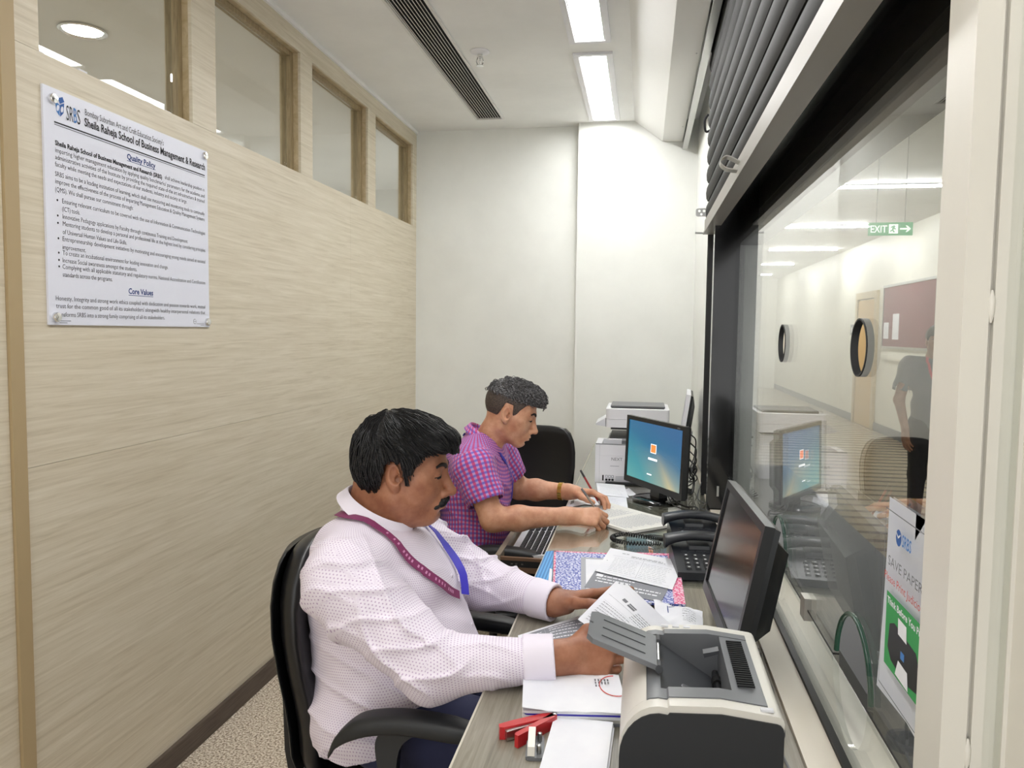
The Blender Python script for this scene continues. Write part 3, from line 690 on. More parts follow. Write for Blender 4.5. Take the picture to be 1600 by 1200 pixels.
# ------------------------------------------------------------------ office chairs
def superring(z, w, d, xc, n=28, p=2.6, wrap=0.0, wref=0.2, yc=0.0):
    out = []
    for k in range(n):
        t = 2 * math.pi * k / n; c, s = math.cos(t), math.sin(t)
        y = w * (abs(c) ** (2 / p)) * (1 if c >= 0 else -1); x = d * (abs(s) ** (2 / p)) * (1 if s >= 0 else -1)
        out.append((xc + x + wrap * (y / wref) ** 2, yc + y, z))
    return out
def office_chair(label, loc, rz, group='black office chairs'):
    t = thing('office_chair', label, 'chair', loc, rz, group)
    # backrest cushion: S-shaped profile, edges wrapped forward
    prof = [(0.43, -0.135, 0.10, 0.020), (0.45, -0.140, 0.135, 0.030), (0.50, -0.148, 0.150, 0.036), (0.56, -0.150, 0.158, 0.038), (0.62, -0.160, 0.166, 0.036), (0.70, -0.178, 0.176, 0.034), (0.78, -0.190, 0.182, 0.034), (0.85, -0.192, 0.182, 0.034),
            (0.90, -0.186, 0.176, 0.034), (0.94, -0.176, 0.160, 0.032), (0.962, -0.170, 0.135, 0.026), (0.972, -0.167, 0.10, 0.016), (0.976, -0.166, 0.06, 0.006)]
    obj('backrest', loft([superring(z, w, d, x, 32, 2.8, 0.055, 0.2) for z, x, w, d in prof]), 'leather_black', t, smooth=60)
    obj('back_shell', loft([superring(z, w * 0.93, 0.007, x - d - 0.008, 32, 3.0, 0.05, 0.2) for z, x, w, d in prof[1:-2]]), 'black_plastic', t, smooth=60)
    obj('back_support', loft([[(x - 0.016, -0.045, z), (x - 0.016, 0.045, z), (x, 0.045, z), (x, -0.045, z)] for x, z in ((-0.10, 0.385), (-0.17, 0.378), (-0.205, 0.40), (-0.215, 0.46), (-0.218, 0.56), (-0.224, 0.66))]), 'black_plastic', t, bevel=0.004)
    # seat
    obj('seat', loft([superring(z, w, d, 0.08, 36, 3.2) for z, w, d in ((0.395, 0.20, 0.20), (0.40, 0.225, 0.222), (0.42, 0.24, 0.235), (0.445, 0.236, 0.232), (0.458, 0.215, 0.212), (0.462, 0.17, 0.17))]), 'leather_black', t, smooth=60)
    obj('seat_pan', loft([superring(z, w, d, 0.08, 28, 3.2) for z, w, d in ((0.372, 0.15, 0.15), (0.385, 0.20, 0.20), (0.3945, 0.205, 0.205))]), 'black_plastic', t, smooth=50)
    for s in (-1, 1):
        y = 0.275 * s
        # pad: arched bar with rounded section
        path = spline([(-0.02, y, 0.600), (0.0, y, 0.634), (0.05, y, 0.668), (0.13, y, 0.682), (0.22, y, 0.678), (0.30, y, 0.668), (0.335, y, 0.655)], 5)
        N = len(path); rings = []
        for i, p in enumerate(path):
            e = min(1.0, 0.35 + 2.2 * min(i, N - 1 - i) / N)
            rings.append([(p.x + 0.0, p.y + 0.030 * e * cx, p.z + 0.019 * e * cz) for cx, cz in [(a / 0.5, b / 0.5) for a, b in rrect(1, 1, 0.28, 3)]])
        obj('armrest_pad', loft(rings), 'armrest_black', t, smooth=50)
        sp_ = spline([(0.13, y, 0.668), (0.105, y, 0.63), (0.11, y * 1.01, 0.54), (0.12, y * 0.98, 0.45), (0.12, y * 0.86, 0.392), (0.12, y * 0.55, 0.380)], 5)
        rings = []
        for i, p in enumerate(sp_):
            wd_ = 0.075 - 0.04 * min(1, i / 8.0)
            rings.append([(p.x - wd_ / 2, p.y - 0.013, p.z), (p.x + wd_ / 2, p.y - 0.013, p.z), (p.x + wd_ / 2, p.y + 0.013, p.z), (p.x - wd_ / 2, p.y + 0.013, p.z)])
        obj('armrest_support', loft(rings), 'armrest_black', t, bevel=0.003)
    obj('gas_column', lathe([(0.026, 0.11), (0.026, 0.25), (0.016, 0.252), (0.016, 0.3725), (0.001, 0.3725)], 20, (0.08, 0, 0)), 'black_plastic', t, smooth=40)
    leg0 = None
    for k in range(5):
        a = 2 * math.pi * k / 5 + 0.3
        o = obj('base_leg', loft([[(r, -w_, z - h_), (r, w_, z - h_), (r, w_, z + h_), (r, -w_, z + h_)] for r, w_, z, h_ in ((0.02, 0.026, 0.115, 0.022), (0.15, 0.022, 0.10, 0.016), (0.30, 0.015, 0.078, 0.010))]), 'black_plastic', t, bevel=0.003)
        o.location = (0.08, 0, 0); o.rotation_euler = (0, 0, a)
        c = obj('caster', lathe([(0.012, -0.022), (0.029, -0.02), (0.03, -0.004), (0.018, 0), (0.03, 0.004), (0.029, 0.02), (0.012, 0.022)], 18), 'black_plastic', o, smooth=40)
        c.data.transform(Matrix.Translation((0.29, 0, 0.031)) @ Matrix.Rotation(R(90), 4, 'X'))
    return t
office_chair('black office chair under the man in the white shirt', (-0.585, 1.69, -0.015), 0)
office_chair('black office chair under the man in the checked shirt', (-0.625, 2.84, 0), 0)
office_chair('empty black office chair standing behind the man in the checked shirt', (-0.515, 3.62, 0), R(-97))

# ------------------------------------------------------------------ keyboard tray of the far seat
kt = thing('keyboard_tray', 'brown pull-out keyboard tray under the desk edge', 'tray', (-0.35, 2.76, 0.64))
def kp(name, x0, x1, y0, y1, z0, z1, m, bv=0.0015): return obj(name, box(x0, x1, y0, y1, z0, z1), m, kt, bevel=bv)
kp('tray_base', -0.10, 0.09, -0.29, 0.29, 0.012, 0.024, 'tray_brown')
kp('front_lip', -0.118, -0.1005, -0.305, 0.305, 0.0, 0.062, 'tray_grey', 0.002)
for s in (-1, 1):
    kp('side_rail', -0.10, 0.09, s * 0.297 - 0.0065, s * 0.297 + 0.0065, 0.046, 0.056, 'tray_brown')
    kp('slide', -0.10, 0.11, s * 0.297 - 0.006, s * 0.297 + 0.006, 0.0245, 0.0455, 'black_matte')
    kp('lower_rail', -0.10, 0.09, s * 0.297 - 0.0065, s * 0.297 + 0.0065, 0.006, 0.024, 'tray_brown')
    for x in (-0.065, -0.05, -0.03): obj('screw', box(x, x + 0.007, s * 0.3032 - 0.0005, s * 0.3032 + 0.0005, 0.033, 0.037), 'steel', kt)
kb = thing('keyboard', 'grey and black keyboard lying on the pull-out tray', 'keyboard', (-0.365, 2.76, 0.6642))
obj('case', prism([(-0.075, 0.0), (0.075, 0.0), (0.075, 0.022), (-0.075, 0.012)], -0.22, 0.22, 'y'), 'white_plastic_b', kb, bevel=0.003)
key = None
for r_ in range(5):
    for c_ in range(21):
        if c_ in (15,): continue
        x = 0.052 - r_ * 0.023; y = -0.20 + c_ * 0.020
        if key is None:
            key = obj('key', loft([[(-0.0095, -0.0085, 0), (0.0095, -0.0085, 0), (0.0095, 0.0085, 0), (-0.0095, 0.0085, 0)], [(-0.007, -0.006, 0.007), (0.007, -0.006, 0.007), (0.007, 0.006, 0.007), (-0.007, 0.006, 0.007)]]), 'key_dark', kb)
            kk = key
        else:
            kk = key.copy(); COL.objects.link(kk); kk.parent = kb
        kk.location = (x, y, 0.0195 + (x - 0.052) * 0.0667 + 0.001)

# ------------------------------------------------------------------ monitors
def monitor(label, loc, rz, tilt, W, H, screen, frame_m='black_plastic', lift=0.055, base_r=0.10, thick=0.045, round_base=True, rear=None):
    """local: screen faces -y, x across, z up; loc is the middle of the foot"""
    t = thing('monitor', label, 'monitor', loc, rz, 'computer monitors on the desk')
    hd = Matrix.Translation((0, -0.02, lift)) @ Matrix.Rotation(-tilt, 4, 'X')
    b = 0.017
    def part(name, bm, m, bevel=0.0, smooth=None, parent=t):
        o = obj(name, bm, m, parent, bevel=bevel, smooth=smooth); o.data.transform(hd); return o
    bz = plate('bezel', [rect(-W / 2, 0, W / 2, H), rect(-W / 2 + b, b * 1.5, W / 2 - b, H - b)], 0.020, frame_m, t, frame=hd @ frame((0, 0, 0), (1, 0, 0), (0, 0, 1)))
    s = part('screen', box(-W / 2 + b + 0.0003, W / 2 - b - 0.0003, -0.006, 0.006, b * 1.5 + 0.0003, H - b - 0.0003), screen)
    part('rear_housing', loft([[(sx * (W / 2 - i), y, H / 2 + sz * (H / 2 - j)) for sx, sz in ((-1, -1), (1, -1), (1, 1), (-1, 1))] for y, i, j in ((0.0102, 0.002, 0.002), (0.022, 0.006, 0.006), (0.030, 0.045, 0.035), (thick + 0.02, 0.075, 0.06))]), rear or frame_m, 0.003)
    part('neck', box(-0.04, 0.04, 0.031, 0.052, -0.02, 0.10), frame_m, 0.003)
    obj('neck_post', prism([(-0.012, 0.012), (0.03, 0.012), (0.03, lift + 0.02), (-0.006, lift + 0.02)], -0.035, 0.035, 'x'), frame_m, t, bevel=0.003)
    if round_base:
        obj('base', lathe([(base_r, 0.0), (base_r + 0.001, 0.006), (base_r * 0.96, 0.011), (base_r * 0.5, 0.0145), (0.001, 0.015)], 40), 'black_gloss', t, smooth=50)
    else:
        obj('base', prism([(p[0], p[1]) for p in rrect(0.2, 0.15, 0.03)], 0.0, 0.012, 'z'), frame_m, t, bevel=0.003)
    return t, s, hd
m1, s1, hd1 = monitor('lit black monitor with a blue and green login screen', (0.070, 3.225, GZ), math.atan2(-0.42, 0.246), R(2), 0.455, 0.29, 'screen_picture', lift=0.045)
fs = hd1 @ frame((0, -0.0065, 0), (1, 0, 0), (0, 0, 1))
flat(rect(-0.022, 0.152, 0.022, 0.190), fs, 'screen_white', s1, 'picture_tile'); flat(rect(-0.019, 0.155, 0.019, 0.187), fs, 'screen_icon', s1, 'orange_flower', 0.0006)
flat(rect(-0.038, 0.122, 0.032, 0.131), fs, 'screen_white', s1, 'password_field'); flat(rect(-0.042, 0.058, -0.006, 0.063), fs, 'screen_white', s1, 'caption')
fb_ = hd1 @ frame((0, -0.0103, 0), (1, 0, 0), (0, 0, 1))
text('acer', 0.012, fb_, 'ink_light', m1, u=0.175, v=0.2765)
monitor('switched-off black monitor seen nearly edge-on beside the near printer', (0.200, 1.71, DZ), R(-87.5), R(11), 0.46, 0.28, 'screen_off', lift=0.065, base_r=0.07)
monitor('slim monitor seen edge-on behind the lit monitor near the shutter guide', (0.215, 4.02, GZ), R(-93.2), R(8), 0.40, 0.30, 'screen_off', 'white_plastic', lift=0.10, base_r=0.07, thick=0.018, rear='black_plastic')

# ------------------------------------------------------------------ near laser printer
pr = thing('laser_printer', 'cream and charcoal laser printer with raised grey paper flap', 'printer', (0.086, 1.150, DZ)); pr.scale = (0.90, 0.87, 1.10)
def pp(name, bm, m, bevel=0.0015, smooth=None, parent=pr): return obj(name, bm, m, parent, bevel=bevel, smooth=smooth)
HY_ = 0.165
def arcpts(cx, cz, r, a0, a1, n=7): return [(cx + r * math.cos(R(a0 + (a1 - a0) * k / n)), cz + r * math.sin(R(a0 + (a1 - a0) * k / n))) for k in range(n + 1)]
# side silhouette (x,z), front towards -x
sil = [(-0.118, 0.0), (0.118, 0.0), (0.118, 0.178)] + arcpts(0.108, 0.178, 0.010, 0, 90, 3) + [(0.03, 0.194), (-0.045, 0.190)] + arcpts(-0.058, 0.128, 0.060, 80, 180, 8)
pp('lower_body', prism([(-0.116, 0.0005), (0.116, 0.0005), (0.116, 0.10), (-0.116, 0.10)], -HY_ + 0.004, HY_ - 0.004, 'y'), 'cream_plastic', 0.002)
def clip_sil(x0, x1, drop=0.0, z0=0.1005):
    top = [(x, z - drop) for x, z in sil[2:] if x0 < x < x1]
    def zt(x):
        pts = sorted(sil[2:]);
        for (xa, za), (xb, zb) in zip(pts, pts[1:]):
            if xa <= x <= xb: return za + (zb - za) * (x - xa) / max(1e-6, xb - xa) - drop
        return pts[0][1] - drop if x < pts[0][0] else pts[-1][1] - drop
    return [(x0, z0), (x1, z0), (x1, zt(x1))] + top + [(x0, zt(x0))]
pp('side_cover', prism([(x * 0.992, z * 0.955 if z > 0.05 else z + 0.001) for x, z in sil], -HY_ - 0.003, -HY_ + 0.003, 'y'), 'charcoal_side', 0.0015)
pp('side_cover', prism([(x * 0.992, z * 0.955 if z > 0.05 else z + 0.001) for x, z in sil], HY_ - 0.003, HY_ + 0.003, 'y'), 'charcoal_side', 0.0015)
pp('top_rim', prism(clip_sil(-0.1175, 0.1175), -HY_, -HY_ + 0.026, 'y'), 'cream_plastic', 0.002)
pp('top_rim', prism(clip_sil(-0.1175, 0.1175), HY_ - 0.026, HY_, 'y'), 'cream_plastic', 0.002)
pp('front_shell', prism(clip_sil(-0.1175, -0.078), -HY_ + 0.0262, HY_ - 0.0262, 'y'), 'cream_plastic', 0.002)
pp('rear_rim', prism(clip_sil(0.098, 0.1175), -HY_ + 0.0262, HY_ - 0.0262, 'y'), 'cream_plastic', 0.002)
pp('top_frame', prism(clip_sil(-0.0775, 0.0975, -0.0015), -HY_ + 0.0264, -HY_ + 0.060, 'y'), 'grey_plastic', 0.0015)
pp('top_frame', prism(clip_sil(-0.0775, 0.0975, -0.0015), HY_ - 0.048, HY_ - 0.0264, 'y'), 'grey_plastic', 0.0015)
pp('front_bar', prism(clip_sil(-0.0775, -0.056, 0.002), -HY_ + 0.0602, HY_ - 0.0482, 'y'), 'grey_plastic', 0.0015)
vt = pp('vent_panel', prism(clip_sil(0.050, 0.0975, -0.0005), -HY_ + 0.0602, HY_ - 0.0482, 'y'), 'grey_plastic', 0.0015)
sl0 = None
for k in range(22):
    y = -0.088 + k * 0.0085
    if sl0 is None:
        sl0 = obj('vent_slot', box(0.060, 0.086, -0.0020, 0.0020, 0.1935, 0.1956), 'dark_void', vt); q = sl0
    else: q = sl0.copy(); COL.objects.link(q); q.parent = vt
    q.location = (0, y, 0)
pp('output_bin', prism([(-0.0555, 0.178), (0.0495, 0.125), (0.0495, 0.1012), (-0.0555, 0.1012)], -HY_ + 0.0604, HY_ - 0.0484, 'y'), 'grey_plastic_dark', 0.001)
gl_ = pp('bin_dimple', lathe([(0.001, 0.0), (0.011, 0.0008), (0.014, 0.0018), (0.016, 0.0008), (0.016, -0.003)], 24), 'grey_plastic', 0, 40)
gl_.data.transform(Matrix.Translation((-0.006, -0.012, 0.1535)) @ Matrix.Rotation(math.atan2(-0.053, 0.105) * -1, 4, 'Y') @ Matrix.Diagonal((1.0, 0.9, 1, 1)))
pp('exit_rollers', tube([(0.044, -0.09, 0.142), (0.044, 0.10, 0.142)], 0.006, 10), 'black_plastic', 0, 50)
for k in range(3): pp('roller', tube([(0.044, -0.06 + k * 0.055, 0.142), (0.044, -0.04 + k * 0.055, 0.142)], 0.009, 12), 'black_matte', 0, 40)
pp('paper_stop', prism([(0.020, 0.182), (0.046, 0.188), (0.046, 0.183), (0.022, 0.176)], 0.065, 0.085, 'y'), 'grey_plastic_dark', 0.001)
# hinged flap sticking up over the front
ft = Matrix.Translation((-0.062, 0.006, 0.196)) @ Matrix.Rotation(R(16), 4, 'Y')
def fl(name, bm, m, bv=0.0015):
    o = obj(name, bm, m, pr, bevel=bv); o.data.transform(ft); return o
fo = [(0.0, -0.058), (0.0, 0.070), (-0.108, 0.070), (-0.118, 0.058), (-0.118, 0.015), (-0.112, 0.015), (-0.112, 0.007), (-0.118, 0.007), (-0.118, -0.046), (-0.108, -0.058)]
flap = fl('paper_flap', prism(fo, -0.0035, 0.0035, 'z'), 'grey_plastic', 0.001)
for y in (-0.03, 0.006, 0.042):
    o = obj('flap_rib', box(-0.095, -0.02, y - 0.001, y + 0.001, 0.0036, 0.0046), 'grey_plastic_dark', flap); o.data.transform(ft)
for y in (-0.048, 0.062): fl('hinge', tube([(0.004, y - 0.012, 0.0), (0.004, y + 0.012, 0.0)], 0.006, 10), 'grey_plastic_dark', 0)
fl('hinge_rod', tube([(0.004, -0.036, 0.0), (0.004, 0.050, 0.0)], 0.003, 8), 'steel', 0)
pp('model_badge', box(0.085, 0.103, -HY_ + 0.008, -HY_ + 0.016, 0.1895, 0.1925), 'white_plastic_b', 0)
for k in range(3): pp('control_button', box(-0.05 + k * 0.02, -0.038 + k * 0.02, HY_ - 0.016, HY_ - 0.008, 0.1905, 0.1935), 'white_plastic_b', 0.0008)

# ------------------------------------------------------------------ multifunction printer at the back
mf = thing('multifunction_printer', 'white multifunction printer with raised scanner lid at the back of the desk', 'printer', (-0.02, 3.99, GZ))
def mp(name, bm, m, bevel=0.004, smooth=None): return obj(name, bm, m, mf, bevel=bevel, smooth=smooth)
mp('body', prism(rrect(0.29, 0.33, 0.02, 3), 0.0, 0.16, 'z'), 'white_plastic')
mp('column', box(0.03, 0.143, -0.15, 0.163, 0.1605, 0.214), 'white_plastic_b')
mp('output_floor', box(-0.135, 0.0295, -0.15, 0.163, 0.1605, 0.172), 'grey_plastic_dark')
mp('scanner_underside', box(-0.13, 0.14, -0.155, 0.16, 0.2145, 0.226), 'black_plastic')
mp('scanner_body', prism(rrect(0.31, 0.345, 0.02, 3), 0.2265, 0.266, 'z'), 'white_plastic')
mp('document_feeder', prism(rrect(0.31, 0.345, 0.02, 3), 0.2675, 0.318, 'z'), 'white_plastic')
mp('feeder_slot', box(-0.13, 0.13, -0.12, -0.10, 0.3183, 0.324), 'black_plastic', 0.001)
mp('feeder_tray', prism([(-0.135, 0.3185), (0.135, 0.3185), (0.135, 0.328), (-0.135, 0.328)], -0.095, 0.15, 'y'), 'grey_plastic', 0.002)
mp('control_panel', prism([(-0.156, 0.228), (-0.205, 0.236), (-0.205, 0.242), (-0.156, 0.272)], -0.16, 0.05, 'y'), 'white_plastic_b', 0.002)
mp('side_port', box(0.146, 0.15, -0.10, -0.085, 0.28, 0.29), 'black_plastic', 0.001)

# ------------------------------------------------------------------ small box printer in front of it
bp = thing('box_printer', 'small white printer with open dark paper slot and printed icons', 'printer', (-0.090, 3.66, GZ))
def bpp(name, bm, m, bevel=0.002): return obj(name, bm, m, bp, bevel=bevel)
BW, BD, BH = 0.235, 0.22, 0.178
plate('case', [rect(-BW / 2, -BD / 2, BW / 2, BD / 2), rect(-BW / 2 + 0.028, -BD / 2 + 0.02, BW / 2 - 0.028, BD / 2 - 0.03)], 0.05, 'white_plastic', bp, frame=Matrix.Translation((0, 0, BH - 0.025)))
bpp('lower_case', box(-BW / 2, BW / 2, -BD / 2, BD / 2, 0.0, BH - 0.0505), 'white_plastic', 0.002)
bpp('top_plate', box(-BW / 2 + 0.001, BW / 2 - 0.001, -BD / 2 + 0.001, -BD / 2 + 0.019, BH, BH + 0.003), 'grey_plastic', 0.001)
bpp('bin_slope', prism([(-0.085, BH - 0.045), (0.085, BH - 0.045), (0.085, BH - 0.01), (-0.085, BH - 0.04)], -BD / 2 + 0.022, BD / 2 - 0.032, 'y'), 'black_plastic', 0.001)
bpp('paper_guide', box(0.0, 0.07, 0.0, 0.06, BH - 0.015, BH + 0.006), 'grey_plastic', 0.002)
ff = frame((-BW / 2, -BD / 2 - 0.0002, 0), (1, 0, 0), (0, 0, 1))
flat(rect(0.02, 0.0, 0.0205, BH), ff, 'ink_grey', bp, 'panel_line')
flat(rect(0.034, 0.010, 0.041, 0.036), ff, 'ink', bp, 'printed_icon')
for k in range(3):
    flat(rect(0.048 + k * 0.014, 0.024, 0.059 + k * 0.014, 0.036), ff, 'ink_grey', bp, 'printed_icon'); flat(rect(0.050 + k * 0.014, 0.026, 0.057 + k * 0.014, 0.034), ff, 'paper', bp, 'printed_icon_inside', 0.0006)
    flat(rect(0.048 + k * 0.014, 0.010, 0.059 + k * 0.014, 0.020), ff, 'ink', bp, 'printed_icon')
for k in range(4): flat(rect(0.095, 0.012 + k * 0.006, 0.20 - 0.012 * k, 0.015 + k * 0.006), ff, 'ink_light', bp, 'printed_line')
text('NEXT', 0.020, ff, 'ink_grey', bp, u=0.075, v=0.105); flat(rect(0.07, 0.078, 0.11, 0.081), ff, 'ink_light', bp, 'printed_line')
bpp('front_flap', box(-BW / 2 + 0.05, BW / 2 + 0.03, -BD / 2 - 0.03, -BD / 2 - 0.002, 0.0005, 0.008), 'black_plastic', 0.001)
# ================================================================== ORGANIC SHAPES (signed distance fields meshed with surface nets)
V3 = lambda *a: np.array(a, float)
def s_cone(P, a, b, ra, rb):
    a = np.asarray(a, float); b = np.asarray(b, float); d = b - a; L = d @ d
    t = np.clip(((P - a) @ d) / L, 0, 1) if L > 0 else np.zeros(len(P))
    return np.linalg.norm(P - a - t[:, None] * d, axis=1) - (ra + (rb - ra) * t)
def s_ell(P, c, r, rot=None):
    q = P - np.asarray(c, float)
    if rot is not None: q = q @ rot
    r = np.asarray(r, float)
    k0 = np.linalg.norm(q / r, axis=1); k1 = np.linalg.norm(q / (r * r), axis=1)
    return k0 * (k0 - 1) / np.maximum(k1, 1e-9)
def smin(a, b, k):
    h = np.maximum(k - np.abs(a - b), 0) / k
    return np.minimum(a, b) - h * h * k * 0.25
def smax(a, b, k): return -smin(-a, -b, k)
def s_sub(a, b, k): return smax(a, -b, k)
def rot_zyx(yaw=0, pitch=0, roll=0):
    """columns are the local x,y,z axes; positive pitch tips the local x axis downwards"""
    cy, sy, cp, sp, cr, sr = math.cos(yaw), math.sin(yaw), math.cos(pitch), math.sin(pitch), math.cos(roll), math.sin(roll)
    Rz = np.array([[cy, -sy, 0], [sy, cy, 0], [0, 0, 1]]); Ry = np.array([[cp, 0, sp], [0, 1, 0], [-sp, 0, cp]]); Rx = np.array([[1, 0, 0], [0, cr, -sr], [0, sr, cr]])
    return Rz @ Ry @ Rx
def mesh_sdf(f, lo, hi, h):
    lo = np.asarray(lo, float); hi = np.asarray(hi, float); B = 8
    nb = np.ceil((hi - lo) / (h * B)).astype(int); n = nb * B + 1
    I, J, K = np.meshgrid(*[np.arange(k) for k in nb], indexing='ij')
    blocks = np.stack([I.ravel(), J.ravel(), K.ravel()], 1)
    cen = lo + (blocks + 0.5) * B * h
    act = blocks[np.abs(f(cen)) < B * h * 1.15]
    o = np.stack(np.meshgrid(*[np.arange(B + 1)] * 3, indexing='ij'), -1).reshape(-1, 3)
    def lid(ijk): return (ijk[:, 0] * n[1] + ijk[:, 1]) * n[2] + ijk[:, 2]
    corners = np.unique(lid((act[:, None, :] * B + o[None]).reshape(-1, 3)))
    ijk = np.stack([corners // (n[1] * n[2]), (corners // n[2]) % n[1], corners % n[2]], 1)
    P = lo + ijk * h
    val = np.concatenate([f(P[i:i + 200000]) for i in range(0, len(P), 200000)])
    oc = np.stack(np.meshgrid(*[np.arange(B)] * 3, indexing='ij'), -1).reshape(-1, 3)
    cells = (act[:, None, :] * B + oc[None]).reshape(-1, 3)
    cid = lid(cells); order = np.argsort(cid); cells = cells[order]; cid = cid[order]
    offs = np.array([[i, j, k] for i in (0, 1) for j in (0, 1) for k in (0, 1)])
    step = (offs[:, 0] * n[1] + offs[:, 1]) * n[2] + offs[:, 2]
    cv = np.stack([val[np.searchsorted(corners, cid + s)] for s in step], 1)
    ins = cv < 0; mixed = ins.any(1) & ~ins.all(1)
    cells = cells[mixed]; cid = cid[mixed]; cv = cv[mixed]
    acc = np.zeros((len(cells), 3)); cnt = np.zeros(len(cells))
    for a in range(8):
        for b in range(a + 1, 8):
            if np.abs(offs[a] - offs[b]).sum() != 1: continue
            x = (cv[:, a] < 0) != (cv[:, b] < 0)
            t = np.where(x, cv[:, a] / np.where(x, cv[:, a] - cv[:, b], 1), 0)
            acc += np.where(x[:, None], offs[a] + t[:, None] * (offs[b] - offs[a]), 0); cnt += x
    verts = lo + (cells + acc / cnt[:, None]) * h
    quads = []
    for ax in range(3):
        st = [n[1] * n[2], n[2], 1]
        u, v = [k for k in range(3) if k != ax]
        # the edge from corner c along ax is shared by cells c, c-u, c-v, c-u-v
        v0 = cv[:, 0]; v1 = cv[:, [4, 2, 1][ax]]
        e = np.nonzero((v0 < 0) != (v1 < 0))[0]
        idx = []
        ok = np.ones(len(e), bool)
        for d in (0, st[u], st[u] + st[v], st[v]):
            q = cid[e] - d; p = np.searchsorted(cid, q); p = np.minimum(p, len(cid) - 1); ok &= cid[p] == q; idx.append(p)
        q = np.stack(idx, 1)[ok]; flip = (v0[e][ok] < 0)
        if ax == 1: flip = ~flip
        q[flip] = q[flip][:, ::-1]
        quads.append(q)
    return verts, np.concatenate(quads)[:, ::-1]
def sdf_object(name, pieces, m, root, attr=None, smooth_iter=0):
    """pieces: list of (verts, quads) in world space, joined into one mesh under root"""
    vs, qs, o = [], [], 0
    for v, q in pieces: vs.append(v); qs.append(q + o); o += len(v)
    v = np.concatenate(vs); q = np.concatenate(qs)
    me = bpy.data.meshes.new(name)
    me.vertices.add(len(v)); me.vertices.foreach_set('co', (v - np.array(root.location)).astype(np.float32).ravel())
    me.loops.add(len(q) * 4); me.loops.foreach_set('vertex_index', q.astype(np.int32).ravel())
    me.polygons.add(len(q)); me.polygons.foreach_set('loop_start', np.arange(0, len(q) * 4, 4, dtype=np.int32))
    me.update(calc_edges=True); me.validate()
    if attr is not None:
        for an, data in attr.items():
            at = me.attributes.new(an, 'FLOAT_VECTOR', 'POINT'); at.data.foreach_set('vector', data(v).astype(np.float32).ravel())
    me.shade_smooth()
    return link(name, me, m, root)
def wob(P, freqs, amp):
    """smooth pseudo-random relief from a few warped sine waves"""
    d = np.zeros(len(P))
    for (k, ph, w) in freqs: d += w * np.sin(P @ np.asarray(k, float) + ph + 1.4 * np.sin(P[:, [1, 2, 0]] @ (np.asarray(k, float) * 0.6) + ph * 2))
    return d * amp
def project(P, f, off=0.002, it=14):
    P = np.array(P, float)
    for _ in range(it):
        e = 1e-3; d = f(P)
        g = np.stack([f(P + np.eye(3)[k] * e) - d for k in range(3)], 1) / e
        g /= np.maximum(np.linalg.norm(g, axis=1, keepdims=True), 1e-6)
        P = P - (d - off)[:, None] * g
    return P, g

